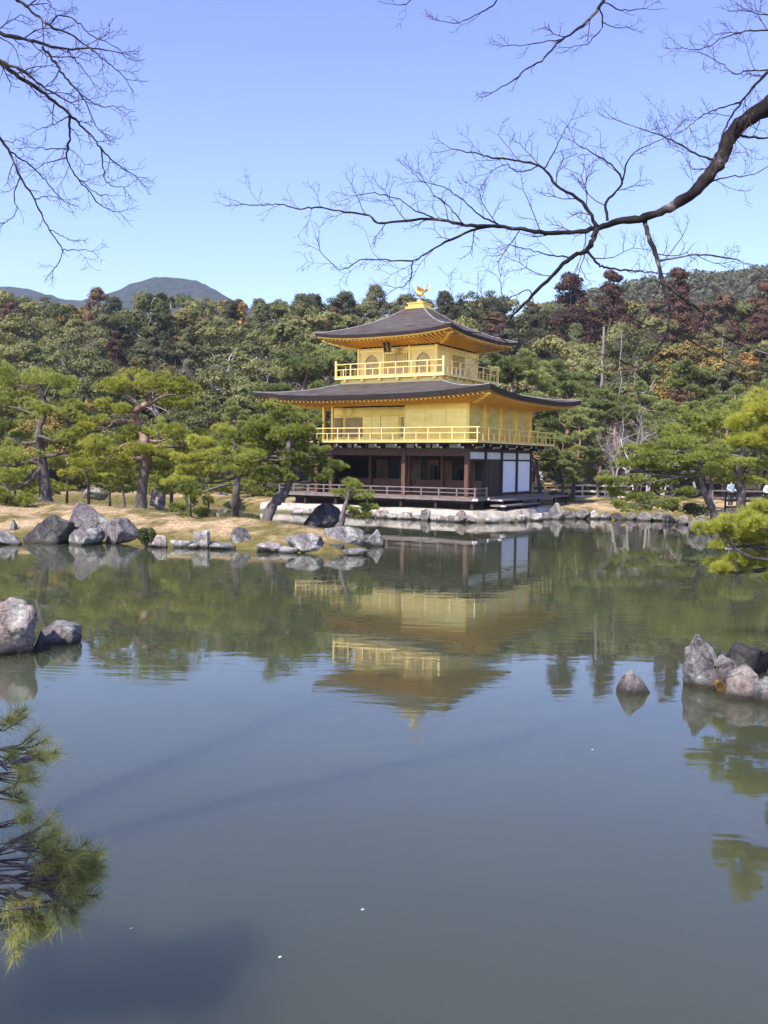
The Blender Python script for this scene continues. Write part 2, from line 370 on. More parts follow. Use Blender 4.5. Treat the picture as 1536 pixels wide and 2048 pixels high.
# ------------------------------------------------------------------ terrain
def sdist(poly, X, Y):
    """signed distance to polygon, positive inside"""
    P = np.asarray(poly, float)[:, :2]; Q = np.roll(P, -1, 0)
    d = np.full(X.shape, 1e9); ins = np.zeros(X.shape, bool)
    for (ax, ay), (bx_, by_) in zip(P, Q):
        ex, ey = bx_ - ax, by_ - ay
        t = np.clip(((X - ax) * ex + (Y - ay) * ey) / (ex * ex + ey * ey + 1e-12), 0, 1)
        d = np.minimum(d, np.hypot(X - ax - t * ex, Y - ay - t * ey))
        c = ((ay > Y) != (by_ > Y)) & (X < ex * (Y - ay) / (ey if abs(ey) > 1e-12 else 1e-12) + ax)
        ins ^= c
    return np.where(ins, d, -d)

def uv2xy(u, v): return (4.291 - u * math.cos(R(31.36)) + v * math.sin(R(31.36)), 47.224 + u * math.sin(R(31.36)) + v * math.cos(R(31.36)))
PONDFAR = [uv2xy(12.6, -1.3), uv2xy(9.5, -1.35), uv2xy(6, -1.4), uv2xy(2.5, -1.6), atZ(950, 1045), atZ(1030, 1043), atZ(1095, 1037), atZ(1190, 1036), atZ(1290, 1039), atZ(1360, 1043), atZ(1400, 1060)]
POND = [(-2.2, 1.2), (-3.2, 4.5), (-5.6, 9), (-8.6, 15), (-13, 22), (-24, 28), (-38, 36), (-40, 58), (-24, 64), (-12, 61.5)] + [tuple(p[:2]) for p in PONDFAR] + \
       [(17.5, 38.5), (16, 33), (12.6, 25), (8.6, 17), (6.0, 12.6), (4.2, 8), (3.0, 4.5), (2.4, 1.2)]
ISLAND = [tuple(atZ(a, b)[:2]) for a, b in ((-150, 1088), (0, 1085), (140, 1084), (320, 1092), (420, 1096), (520, 1102), (620, 1108), (700, 1110), (758, 1092), (752, 1080))] + \
         [(-1.0, 34.0), (-3.2, 36.8), (-6.2, 39.6), (-9.5, 42.5), (-15, 46.0), (-24, 48.0), (-30, 44), (-29, 34)]

def hill_profile(x):
    return np.interp(x, [-400, 20, 68, 83, 108, 132, 158, 192, 260, 400, 900], [-10, 0, 46, 54, 61, 65, 67, 73, 70, 60, 30])

def height(X, Y):
    X = np.asarray(X, float); Y = np.asarray(Y, float)
    sp, si = sdist(POND, X, Y), sdist(ISLAND, X, Y)
    wob = 0.10 * np.sin(X * 0.9 + 1.3) * np.cos(Y * 0.8) + 0.05 * np.sin(X * 2.3 + Y * 1.7)
    inland = np.interp(Y, [-60, 0, 20, 75, 90, 120, 150, 200, 300, 2500], [2.0, 1.35, 0.7, 0.62, 2.0, 8.5, 15, 22, 24, 20])
    far = np.clip((Y - 210) / 240, 0, 1); far = far * far * (3 - 2 * far)
    inland = inland + hill_profile(X) * far * np.interp(Y, [0, 600, 1200], [1, 1, 0])
    inland = inland + np.interp(Y, [70, 110], [0, 1]) * (0.8 * np.sin(X * 0.11) * np.cos(Y * 0.09))
    land = -0.05 + inland * (1 - np.exp(np.minimum(sp, 0) / 0.8)) + wob * np.clip(-sp / 4, 0, 1)
    isl = -0.05 + (1.08 + wob) * (1 - np.exp(-np.maximum(si, 0) / 2.3))
    bed = -0.05 - 0.9 * np.clip(np.minimum(sp, -si) / 1.2, 0, 1)
    z = np.where(sp < 0, land, np.where(si > 0, isl, bed))
    return z

def gz(x, y):
    return float(height(np.array([x]), np.array([y]))[0])

xs = np.concatenate((np.linspace(-1300, -120, 22)[:-1], np.linspace(-120, -45, 26)[:-1], np.linspace(-45, 45, 200), np.linspace(45, 120, 26)[1:], np.linspace(120, 1300, 22)[1:]))
ys = np.concatenate((np.linspace(-60, 0, 14)[:-1], np.linspace(0, 28, 56)[:-1], np.linspace(28, 66, 120)[:-1], np.linspace(66, 160, 50)[:-1], np.linspace(160, 600, 50)[:-1], np.linspace(600, 2100, 16)))
GX, GY = np.meshgrid(xs, ys)
GZ = height(GX, GY)
mb = MB()
ny, nx = GX.shape
idx = np.arange(ny * nx).reshape(ny, nx)
mb.add(np.stack((GX, GY, GZ), -1), np.stack((idx[:-1, :-1], idx[:-1, 1:], idx[1:, 1:], idx[1:, :-1]), -1).reshape(-1, 4))
tag(mb.build('ground', M['ground'], None, True), kind='structure')

mb = MB(); mb.box(-44, 22, -0.5, 68, -2.6, 0.0)
tag(mb.build('water', M['water']), kind='structure')

# distant blue mountains
def mountain(name, xc, hs, yc, depth, seed):
    X = np.linspace(min(xc) - 1, max(xc) + 1, 150); Y = np.linspace(yc - depth, yc + depth, 50)
    A, B_ = np.meshgrid(X, Y)
    H = np.interp(A, xc, hs)
    k = 3; pad = np.pad(H, ((0, 0), (k, k)), 'edge')
    H = sum(pad[:, i:i + H.shape[1]] for i in range(2 * k + 1)) / (2 * k + 1)
    q = np.cos(np.clip((B_ - yc) / depth, -1, 1) * math.pi / 2)
    Z = np.array([[mnoise.fractal(Vector((a * 0.012, b * 0.012, seed)), 1.0, 2.1, 6) for a in X] for b in Y])
    Z2 = np.array([[mnoise.noise(Vector((a * 0.09, b * 0.05, seed + 9))) for a in X] for b in Y])
    Z = H * q ** 0.9 + Z * 6 * q + Z2 * 2.5 * q
    m_ = MB(); i_ = np.arange(Z.size).reshape(Z.shape)
    m_.add(np.stack((A, B_, Z + 2), -1), np.stack((i_[:-1, :-1], i_[:-1, 1:], i_[1:, 1:], i_[1:, :-1]), -1).reshape(-1, 4))
    return tag(m_.build(name, M['hill'], None, True), kind='structure')
mountain('mountain', [-1000, -760, -690, -640, -593, -550, -510, -457, -420, -380, -341, -296, -263, -230, -120, 0, 150], [170, 225, 252, 267, 274, 264, 247, 250, 268, 288, 295, 281, 266, 246, 190, 150, 110], 1500, 420, 3)

# ------------------------------------------------------------------ vegetation builders
def rnd_dirs(rg, n):
    d = rg.normal(size=(n, 3)); return d / np.linalg.norm(d, axis=1, keepdims=True)

def leaf_quads(mbd, P, N, size, rg, aspect=0.7, jitter=0.8):
    """one small four-sided leaf spray at every point P, roughly facing N"""
    n = len(P)
    nn = N + jitter * rnd_dirs(rg, n); nn /= np.linalg.norm(nn, axis=1, keepdims=True) + 1e-9
    a = np.cross(nn, rnd_dirs(rg, n)); a /= np.linalg.norm(a, axis=1, keepdims=True) + 1e-9
    b = np.cross(nn, a)
    s = size * rg.uniform(0.6, 1.35, (n, 1))
    a, b = a * s, b * s * aspect
    V = np.stack((P - a, P - b * rg.uniform(.5, 1, (n, 1)), P + a, P + b * rg.uniform(.5, 1, (n, 1))), 1).reshape(-1, 3)
    mbd.add(V, np.arange(n * 4).reshape(n, 4))

def needles(mbd, P, A, per, length, width, rg, spread=0.9):
    """a brush of needles at each tip P along axis A"""
    n = len(P)
    P = np.repeat(P, per, 0); A = np.repeat(A, per, 0)
    d = A + spread * rnd_dirs(rg, n * per); d /= np.linalg.norm(d, axis=1, keepdims=True) + 1e-9
    sd = np.cross(d, rnd_dirs(rg, n * per)); sd /= np.linalg.norm(sd, axis=1, keepdims=True) + 1e-9
    L = length * rg.uniform(0.65, 1.15, (n * per, 1))
    V = np.stack((P - sd * width / 2, P + sd * width / 2, P + d * L), 1).reshape(-1, 3)
    mbd.add(V, np.arange(n * per * 3).reshape(-1, 3))

def pad_points(rg, c, rx, ry, rz, n):
    """tips over a lumpy flattened cloud of pine shoots"""
    k = max(6, int(n / 30))
    sub = rnd_dirs(rg, k) * rg.uniform(0.25, 0.85, (k, 1)) * np.array((rx, ry, rz)) * np.array((1, 1, 0.9)) + rg.normal(size=(k, 3)) * np.array((.08, .08, .09)) * rx
    ids = rg.integers(0, k, n)
    d = rnd_dirs(rg, n); d[:, 2] = np.abs(d[:, 2]) * np.where(rg.random(n) < 0.78, 1, -0.7)
    rr = np.array((rx, ry, rz)) * np.array((0.27, 0.27, 0.50)) * rg.uniform(0.5, 1.4, (k, 1))
    P = np.asarray(c) + sub[ids] + d * rr[ids] * rg.uniform(0.75, 1.05, (n, 1))
    A = d * np.array((0.8, 0.8, 0.5)) + np.array((0, 0, 0.75))
    return P, A / np.linalg.norm(A, axis=1, keepdims=True)

def bez(a, b, rg, sag=0.12, k=7):
    a, b = np.asarray(a, float), np.asarray(b, float)
    L = np.linalg.norm(b - a); t = np.linspace(0, 1, k)[:, None]
    off = rg.normal(size=3) * sag * L
    off2 = rg.normal(size=3) * sag * 0.5 * L
    return a + (b - a) * t + off * np.sin(math.pi * t) + off2 * np.sin(2 * math.pi * t)

def smooth_path(P, k=6):
    """Catmull-Rom through P"""
    P = np.asarray(P, float); out = []
    Q = np.vstack((2 * P[0] - P[1], P, 2 * P[-1] - P[-2]))
    for i in range(1, len(Q) - 2):
        p0, p1, p2, p3 = Q[i - 1:i + 3]
        for t in np.linspace(0, 1, k, endpoint=False):
            out.append(0.5 * ((2 * p1) + (-p0 + p2) * t + (2 * p0 - 5 * p1 + 4 * p2 - p3) * t * t + (-p0 + 3 * p1 - 3 * p2 + p3) * t ** 3))
    out.append(P[-1])
    return np.array(out)

def garden_pine(trunk_px, r0, r1, pads, D, label, seed, mat='pine_green', bark='bark_pine', group='pruned garden pines', dens=1.0, nl=0.19, nw=0.020, per=18, base=None):
    """pruned pine: traced trunk, a limb to every cloud pad, needle brushes"""
    rg = np.random.default_rng(seed)
    S = D / F_PX
    P = [atY(x, y, D + 0.25 * rg.normal()) for x, y in trunk_px]
    if base is not None: P[0] = np.asarray(base, float)
    P = np.array(P)
    P[0][2] = min(P[0][2], gz(P[0][0], P[0][1])) - 0.15
    T = smooth_path(P, 6)
    org = np.array((P[0][0], P[0][1], 0.0)); org[2] = max(P[0][2] + 0.15, 0)
    root = empty('garden_pine', org, label, 'pine tree', group)
    tm, cm = MB(), MB()
    q = np.linspace(0, 1, len(T))
    rad = (r0 + (r1 - r0) * q) * (1 + 0.12 * rg.normal(size=len(T)))
    rad[0] *= 1.5; rad[1] *= 1.2
    tm.tube(T - org, rad, 9)
    ymin = min(p_[1] for p_ in pads)
    for (x, y, rx, ry) in pads:
        if y < ymin + 24: ry = ry * 1.45
        c = atY(x, y, D + rg.uniform(-0.8, 0.8) * rx * S * 1.2)
        rx *= 1.08; RX, RY, RZ = rx * S, rx * S * rg.uniform(0.75, 1.05), ry * S * 1.08
        low = c - np.array((0, 0, RZ * 0.5))
        cand = np.linalg.norm((T - low) * np.array((1, 1, 1.3)), axis=1) + np.where(T[:, 2] > low[2] + 0.4, 2.0, 0) + np.where(q < 0.3, 3.0, 0)
        i = int(np.argmin(cand))
        br = bez(T[i], low, rg, 0.10, 8)
        rb = max(0.028, rad[i] * 0.5)
        tm.tube(br - org, np.linspace(rb, 0.016, 8), 6)
        for _ in range(5):
            j = rg.integers(3, 8); e = c + rnd_dirs(rg, 1)[0] * np.array((RX, RY, RZ * 0.4)) * 0.75
            tm.tube(bez(br[j], e, rg, 0.1, 4) - org, np.linspace(0.014, 0.005, 4), 4)
        n = int(dens * .52 * (110 + 300 * RX * RY + 130 * RX))
        pp, aa = pad_points(rg, c, RX, RY, RZ, n)
        needles(cm, pp - org, aa, per, nl, nw, rg, .75)
    tm.build('trunk', M[bark], root, True)
    cm.build('crown', M[mat], root)
    return root

# forest prototypes ------------------------------------------------
def proto(name, cat, trunk, crown, bark, leaf):
    o = bpy.data.objects.new(name, None)
    COL.objects.link(o); o['category'] = cat; o['label'] = ''
    o.empty_display_size = 0.3
    trunk.build('trunk', M[bark], o, True)
    if crown is not None: crown.build('crown', M[leaf], o)
    return o

def broadleaf(name, seed, leaf, h=10.0, w=4.0, n=16000, sparse=False):
    rg = np.random.default_rng(seed); tm, cm = MB(), MB()
    tr = bez((0, 0, -0.6), (rg.normal() * .5, rg.normal() * .5, h * 0.72), rg, 0.04, 9)
    tm.tube(tr, np.linspace(0.26, 0.09, 9), 7)
    k = 26 if sparse else 30
    C, RR = [], []
    for i in range(k):
        a = rg.uniform(0, 2 * math.pi); zz = rg.uniform(0.26, 0.93)
        env = math.sin(math.pi * (0.16 + 0.80 * (zz - 0.2) / 0.8)) ** 0.6
        r = w * env * rg.uniform(0.25, 0.85)
        C.append((r * math.cos(a), r * math.sin(a), zz * h)); RR.append(rg.uniform(0.55, 1.45) * (0.62 if sparse else 1) * w / 4)
    C, RR = np.array(C), np.array(RR)
    for c in C:
        i = int(np.argmin(np.abs(tr[:, 2] - (c[2] - 1.2)))); tm.tube(bez(tr[i], c, rg, 0.1, 5), np.linspace(0.085, 0.02, 5), 4)
    ids = rg.integers(0, k, n)
    d = rnd_dirs(rg, n); d[:, 2] = np.where(d[:, 2] < -0.35, -d[:, 2], d[:, 2])
    # small bunches of leaves over every clump
    nb = 22; bd = rnd_dirs(rg, k * nb).reshape(k, nb, 3); bd[:, :, 2] = np.abs(bd[:, :, 2]) * 1.0 - 0.25
    pick = bd[ids, rg.integers(0, nb, n)]
    P = C[ids] + RR[ids][:, None] * (pick * 0.85 + 0.34 * d * rg.uniform(0.4, 1.1, (n, 1))) * np.array((1.08, 1.08, 0.92))
    leaf_quads(cm, P, d * 0.6 + pick + np.array((0, 0, 0.35)), 0.135, rg, 0.62, 0.85)
    return proto(name, 'tree', tm, cm, 'bark_pale' if sparse else 'bark_forest', leaf)

def conifer(name, seed, leaf, h=14.0, w=2.9, n=12000):
    rg = np.random.default_rng(seed); tm, cm = MB(), MB()
    tr = bez((0, 0, -0.6), (0, 0, h * 0.97), rg, 0.008, 10)
    tm.tube(tr, np.linspace(0.30, 0.03, 10), 7)
    k = 120
    zz = rg.uniform(0.20, 1.0, k) ** 0.9; a = rg.uniform(0, 2 * math.pi, k)
    prof = (1 - zz ** 1.7) ** 0.75 * np.clip((zz - 0.05) / 0.2, 0, 1) * (0.82 + 0.2 * np.sin(zz * 17 + seed)) + 0.10
    r = w * prof * rg.uniform(0.55, 1.0, k)
    C = np.stack((r * np.cos(a), r * np.sin(a), zz * h), 1)
    for c in C[::2]:
        i = int(np.argmin(np.abs(tr[:, 2] - (c[2] - 0.1)))); tm.tube(np.array((tr[i], (tr[i] + c) / 2 + (0, 0, .15), c)), [0.05, 0.035, 0.012], 4)
    ids = rg.integers(0, k, n)
    rad = (0.50 + 0.5 * (1 - zz))[ids][:, None]
    d = rnd_dirs(rg, n)
    P = C[ids] + d * rad * np.array((1, 1, 0.72)) * rg.uniform(0.4, 1.05, (n, 1))
    out = C[ids] * np.array((1, 1, 0)); out /= np.linalg.norm(out, axis=1, keepdims=True) + 1e-9
    leaf_quads(cm, P, d * 0.7 + out * 0.6 + np.array((0, 0, 0.5)), 0.155, rg, 0.5, 0.7)
    return proto(name, 'conifer', tm, cm, 'bark_forest', leaf)

def far_pine(name, seed, leaf='pine_mid', h=9.0, w=3.6):
    rg = np.random.default_rng(seed); tm, cm = MB(), MB()
    tr = bez((0, 0, -0.6), (rg.normal() * .9, rg.normal() * .6, h * 0.9), rg, 0.07, 10)
    tm.tube(tr, np.linspace(0.22, 0.06, 10), 7)
    for i in range(26):
        zz = rg.uniform(0.24, 0.98); a = rg.uniform(0, 2 * math.pi)
        r = w * (1.08 - zz) ** 0.55 * rg.uniform(0.3, 0.95)
        c = np.array((r * math.cos(a), r * math.sin(a), zz * h)) + tr[int(zz * 8)] * (1, 1, 0)
        i0 = int(np.argmin(np.abs(tr[:, 2] - (c[2] - 0.4))))
        tm.tube(bez(tr[i0], c - (0, 0, .2), rg, 0.08, 5), np.linspace(0.065, 0.02, 5), 4)
        rx = rg.uniform(0.65, 1.25)
        pp, aa = pad_points(rg, c, rx, rx * rg.uniform(.75, 1), rg.uniform(0.28, 0.48), int(120 * rx + 60))
        needles(cm, pp, aa, 8, 0.26, 0.05, rg)
    return proto(name, 'pine tree', tm, cm, 'bark_red', leaf)

def bare_tree(name, seed, h=7.5, bark='bark_pale'):
    rg = np.random.default_rng(seed); tm, cm = MB(), MB()
    def grow(p, d, L, r, lev):
        k = 5; pts = [p]
        for _ in range(k - 1):
            d = d + rg.normal(size=3) * 0.13 + np.array((0, 0, 0.04)); d /= np.linalg.norm(d)
            pts.append(pts[-1] + d * L / (k - 1))
        pts = np.array(pts)
        (tm if lev < 3 else cm).tube(pts, np.linspace(r, r * 0.55, k), 6 if lev < 2 else 3)
        if lev < 4:
            for _ in range((4, 4, 4, 3)[lev]):
                j = rg.integers(2, k); e = d + rg.normal(size=3) * 0.62 + np.array((0, 0, 0.12)); e /= np.linalg.norm(e)
                grow(pts[j], e, L * rg.uniform(0.5, 0.75), r * 0.5, lev + 1)
    grow(np.array((0, 0, -0.4)), np.array((0.05, 0, 1.0)), h * 0.45, 0.12, 0)
    return proto(name, 'bare tree', tm, cm, bark, 'twig_far')

# ------------------------------------------------------------------ the golden pavilion
TH = R(31.36)
PAV = empty('golden_pavilion', (4.291, 47.224, 0.0), 'three storey pavilion with two gold leaf upper floors and dark curved roofs beside the pond', 'pavilion', rz=-TH)
FW, DW, BAY = 9.16, 8.5, 2.127      # front width, depth, bay

def pb(m_, u0, u1, v0, v1, z0, z1):                       # box in pavilion coordinates (u along the front, v back)
    m_.box(min(-u0, -u1), max(-u0, -u1), min(v0, v1), max(v0, v1), z0, z1)
def part(name, m_, mat, parent=PAV, smooth=False):
    return m_.build(name, M[mat], parent, smooth)

GND = 0.56
# --- ground floor
m_ = MB(); pb(m_, -0.93, 11.6, -0.93, 9.3, 1.05, 1.15); part('deck', m_, 'deck_wood')
m_ = MB(); pb(m_, -0.96, 11.63, -0.98, -0.93, 1.00, 1.145); pb(m_, -0.98, -0.93, -0.98, 9.3, 1.0, 1.145); part('deck_edge', m_, 'rail_wood')
for u in (-0.7, 1.4, 3.5, 5.6, 7.7, 9.8, 11.4):
    for v in (-0.75, 2.0):
        m_ = MB(); pb(m_, u - 0.07, u + 0.07, v - 0.07, v + 0.07, -0.3, 1.05); part('deck_leg', m_, 'dark_wood')
m_ = MB(); pb(m_, -0.8, 11.4, -0.62, -0.55, 0.86, 1.045); pb(m_, -0.7, 11.4, 0.4, 0.6, 0.3, 1.04); part('deck_beam', m_, 'dark_wood')
# veranda railing
m_ = MB()
for z, h in ((1.66, 0.055), (1.43, 0.04), (1.20, 0.045)):
    pb(m_, -1.02, 11.55, -0.92, -0.92 + 0.055, z - h, z)
    pb(m_, -0.92, -0.92 + 0.055, -0.865, 0.55, z - h, z)
for i in range(13):
    u = -0.92 + 1.04 * i
    if u < 11.6: pb(m_, u - 0.035, u + 0.035, -0.93, -0.86, 1.15, 1.62)
pb(m_, -0.93, -0.86, 0.5, 0.57, 1.0, 1.68)
pb(m_, -0.96, -0.88, -0.96, -0.88, 1.0, 1.70)
part('veranda_railing', m_, 'rail_wood')
for (u, v) in ((-1.03, -0.92), (-0.92, -1.03), (-1.0, 0.52)):
    m_ = MB(); pb(m_, u - .05, u + .05, v - .05, v + .05, 1.02, 1.13); part('beam_end_cap', m_, 'white_paint')
# side bench deck and step
m_ = MB(); pb(m_, -1.75, -0.99, 0.7, 10.6, 0.98, 1.06); part('side_bench', m_, 'rail_wood')
m_ = MB(); pb(m_, -2.1, -1.3, 0.1, 5.0, 0.72, 0.80); part('side_step', m_, 'rail_wood')
for v in (0.9, 3.4, 5.9, 8.4, 10.4):
    m_ = MB(); pb(m_, -1.68, -1.56, v - .06, v + .06, 0.4, 0.98); part('bench_leg', m_, 'dark_wood')
for v in (0.3, 2.5, 4.8):
    m_ = MB(); pb(m_, -2.0, -1.86, v - .06, v + .06, 0.4, 0.72); part('step_leg', m_, 'dark_wood')
for q_ in ((-2.13, -2.1, 0.12, 0.3, 0.73, 0.79), (-2.09, -1.9, 0.07, 0.1, 0.73, 0.79), (-1.7, -1.5, 0.67, 0.70, 0.99, 1.05)):
    m_ = MB(); pb(m_, *q_); part('bench_end_cap', m_, 'white_paint')
# posts
def post(u, v, z0, z1, w, mat, name='post'):
    m_ = MB(); pb(m_, u - w / 2, u + w / 2, v - w / 2, v + w / 2, z0, z1); return part(name, m_, mat)
for u in (0.0, 3.78, 8.55): post(u, 0.0, 1.15, 3.98, 0.22, 'red_wood')
post(FW + 0.4, 0.0, 1.15, 3.98, 0.2, 'red_wood')
for k in range(1, 5): post(0.0, k * BAY, 1.15, 3.98, 0.2, 'dark_wood')
for u in (0.9, 2.5, 4.6, 7.2): post(u, BAY - 0.12, 1.15, 3.6, 0.16, 'red_wood', 'inner_post')
post(FW + .4, DW, 1.15, 3.98, 0.2, 'dark_wood')
# front beams
m_ = MB(); pb(m_, 0.11, FW + 0.3, -0.08, 0.08, 3.30, 3.70); part('front_beam', m_, 'red_wood')
m_ = MB(); pb(m_, 0.11, FW + 0.3, BAY - 0.08, BAY + 0.08, 3.18, 3.35); pb(m_, 0.11, FW + .3, BAY - 0.06, BAY + .06, 3.5, 3.62); part('inner_lintel', m_, 'dark_wood')
m_ = MB(); pb(m_, 0.11, FW + 0.3, BAY - 0.03, BAY + 0.03, 3.34, 3.5); part('inner_plaster', m_, 'plaster')
m_ = MB(); pb(m_, 0.1, FW + 0.3, 0.09, BAY - .1, 3.60, 3.66); part('porch_ceiling', m_, 'dark_wood')
m_ = MB(); pb(m_, 0.02, FW + .3, BAY - 0.02, BAY + .04, 1.16, 1.98); part('low_wall', m_, 'red_wood')
# room behind: floor, back wall with painted panels
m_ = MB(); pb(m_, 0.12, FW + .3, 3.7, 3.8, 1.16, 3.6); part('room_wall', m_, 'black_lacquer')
for (a, b) in ((2.7, 3.4), (1.25, 1.75), (3.6, 4.3), (4.75, 5.6), (5.75, 6.2), (7.0, 7.8)):
    m_ = MB(); pb(m_, a, b, 3.62, 3.69, 1.5, 3.1); part('painted_panel', m_, 'ochre_panel')
# a dark altar figure group: stepped altar table
m_ = MB(); pb(m_, 3.45, 4.1, 3.1, 3.5, 1.16, 2.0); pb(m_, 3.6, 3.95, 3.2, 3.45, 2.001, 2.75); part('altar', m_, 'black_lacquer'); m_ = MB(); pb(m_, 2.0, 2.5, 3.1, 3.5, 1.16, 2.1); pb(m_, 2.1, 2.4, 3.2, 3.4, 2.101, 2.6); part('altar', m_, 'black_lacquer')
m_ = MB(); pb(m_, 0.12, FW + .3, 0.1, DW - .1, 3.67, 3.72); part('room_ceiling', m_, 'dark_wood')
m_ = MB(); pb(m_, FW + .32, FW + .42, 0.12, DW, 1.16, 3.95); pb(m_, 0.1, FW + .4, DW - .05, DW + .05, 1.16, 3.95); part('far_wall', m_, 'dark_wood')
# side face
m_ = MB()
for z0, z1 in ((3.07, 3.16), (3.53, 3.62), (1.16, 1.31)):
    for k in range(4): pb(m_, -0.06, 0.06, k * BAY + 0.1, (k + 1) * BAY - 0.1, z0, z1) if (z0 > 2 or k > 0) else None
pb(m_, -0.07, 0.07, 0.1, DW - 0.1, 3.621, 3.74); pb(m_, -0.09, 0.03, 0.1, DW - .1, 3.92, 4.0)
part('side_beam', m_, 'dark_wood')
for k in range(4):
    m_ = MB(); pb(m_, -0.02, 0.03, k * BAY + 0.1, (k + 1) * BAY - 0.1, 3.161, 3.529); part('transom_panel', m_, 'plaster')
    m_ = MB(); pb(m_, -0.01, 0.03, k * BAY + 0.1, (k + 1) * BAY - 0.1, 3.741, 3.919); part('frieze_panel', m_, 'plaster')
for k in (2, 3):
    m_ = MB(); pb(m_, -0.02, 0.03, k * BAY + 0.1, (k + 1) * BAY - 0.1, 1.311, 3.069); part('paper_screen', m_, 'screen_paper')
m_ = MB()
for k in range(5):
    a = BAY + 0.1 + k * (BAY - 0.2) / 5; pb(m_, -0.03 - 0.012 * (k % 2), 0.03, a + 0.006, a + (BAY - 0.2) / 5 - 0.006, 1.311, 3.069)
part('wooden_door', m_, 'dark_wood')
# front frieze with bracket arms carrying the balcony
u = 0.15
while u < FW + 0.2:
    m_ = MB(); pb(m_, u + 0.06, u + 0.92, 0.0, 0.04, 3.72, 3.93); part('frieze_panel', m_, 'plaster'); u += 1.0
m_ = MB(); pb(m_, 0.1, FW + .3, 0.05, 0.1, 3.70, 3.99); pb(m_, 0.1, FW + .3, -0.07, 0.09, 3.931, 3.985); part('frieze_backing', m_, 'dark_wood')
arms = [(0.0 + 1.26 * i) for i in range(8)]
for a in arms:
    m_ = MB(); pb(m_, a - 0.06, a + 0.06, -0.92, 0.1, 3.80, 3.925); pb(m_, a - 0.05, a + 0.05, -0.5, 0.0, 3.69, 3.80); br = part('bracket_arm', m_, 'dark_wood')
    m_ = MB(); pb(m_, a - 0.055, a + 0.055, -0.945, -0.921, 3.805, 3.92); part('white_tip', m_, 'white_paint', br); m_ = MB(); pb(m_, a - 0.045, a + 0.045, -0.525, -0.501, 3.695, 3.795); part('white_tip', m_, 'white_paint', br)
for k in range(5):
    v = k * BAY
    m_ = MB(); pb(m_, -0.92, -0.1, v - 0.06, v + 0.06, 3.80, 3.925); pb(m_, -0.5, -0.1, v - 0.05, v + 0.05, 3.69, 3.80)
    pb(m_, -0.62, -0.5, v - 0.5, v + 0.5, 3.83, 3.92); br = part('bracket_arm', m_, 'dark_wood')
    m_ = MB(); pb(m_, -0.945, -0.921, v - .055, v + .055, 3.805, 3.92); part('white_tip', m_, 'white_paint', br); m_ = MB(); pb(m_, -0.525, -0.501, v - .045, v + .045, 3.695, 3.795); part('white_tip', m_, 'white_paint', br); m_ = MB()
    pb(m_, -0.61, -0.51, v - 0.525, v - 0.501, 3.835, 3.915); part('white_tip', m_, 'white_paint', br)

# --- balcony of the second floor
E2 = 1.074
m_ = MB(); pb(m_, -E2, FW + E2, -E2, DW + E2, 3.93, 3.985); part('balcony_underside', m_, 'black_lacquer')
m_ = MB(); pb(m_, -E2 - .03, FW + E2 + .03, -E2 - .03, DW + E2 + .03, 3.987, 4.06); part('balcony_floor', m_, 'gold_lit')
def railing(name, u0, u1, v0, v1, zf, zt, step, w=0.055, half=True, corner=0.0):
    """gold railing round four sides: top, middle and bottom rail, posts and half posts"""
    m_ = MB(); H = zt - zf
    for z in (zt, zf + H * 0.60, zf + 0.07):
        t = 0.045 if z == zt else 0.036
        e = 0.12 if z != zf + 0.07 and not corner else 0
        pb(m_, u0 - e, u1 + e, v0 - w / 2, v0 + w / 2, z - t, z); pb(m_, u0 - e, u1 + e, v1 - w / 2, v1 + w / 2, z - t, z)
        pb(m_, u0 - w / 2, u0 + w / 2, v0 + w / 2, v1 - w / 2, z - t + .003, z - .003); pb(m_, u1 - w / 2, u1 + w / 2, v0 + w / 2, v1 - w / 2, z - t + .003, z - .003)
    def line(a, b):
        n = max(1, round(math.hypot(b[0] - a[0], b[1] - a[1]) / step))
        for i in range(n):
            x, y = a[0] + (b[0] - a[0]) * i / n, a[1] + (b[1] - a[1]) * i / n
            pb(m_, x - .03, x + .03, y - .03, y + .03, zf, zt - .01 if i else zt + corner)
            if half:
                x, y = a[0] + (b[0] - a[0]) * (i + .5) / n, a[1] + (b[1] - a[1]) * (i + .5) / n
                pb(m_, x - .022, x + .022, y - .022, y + .022, zf, zf + H * 0.6)
    for a, b in (((u0, v0), (u1, v0)), ((u1, v0), (u1, v1)), ((u1, v1), (u0, v1)), ((u0, v1), (u0, v0))): line(a, b)
    if corner:
        for u in (u0, u1):
            for v in (v0, v1): pb(m_, u - .055, u + .055, v - .055, v + .055, zf, zt + corner)
    return part(name, m_, 'gold_lit')
railing('balcony_railing', -E2, FW + E2, -E2, DW + E2, 4.06, 4.79, 1.35)

# --- second floor walls
WT = 6.02
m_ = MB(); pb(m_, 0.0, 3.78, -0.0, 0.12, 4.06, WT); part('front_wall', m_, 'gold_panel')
m_ = MB()
for u in (0.0, 1.3, 2.55, 3.78): pb(m_, u - .03 if u else 0.0, u + .03, -0.018, -0.002, 4.06, 5.78)
pb(m_, 0.0, 3.81, -0.03, -0.002, 5.78, 5.9); part('front_wall_trim', m_, 'gold')
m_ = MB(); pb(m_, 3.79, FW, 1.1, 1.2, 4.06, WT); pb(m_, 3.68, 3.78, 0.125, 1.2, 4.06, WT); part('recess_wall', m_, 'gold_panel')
for a, b in ((7.25, 8.35), (8.6, 9.1)):
    m_ = MB(); pb(m_, a, b, 1.04, 1.085, 4.35, 5.45)
    for i in range(int((b - a) / 0.1)): pb(m_, a + i * 0.1, a + i * 0.1 + 0.045, 1.02, 1.04, 4.35, 5.45)
    for i in range(11): pb(m_, a, b, 1.025, 1.037, 4.36 + i * 0.1, 4.39 + i * .1)
    part('lattice_shutter', m_, 'gold_lattice')
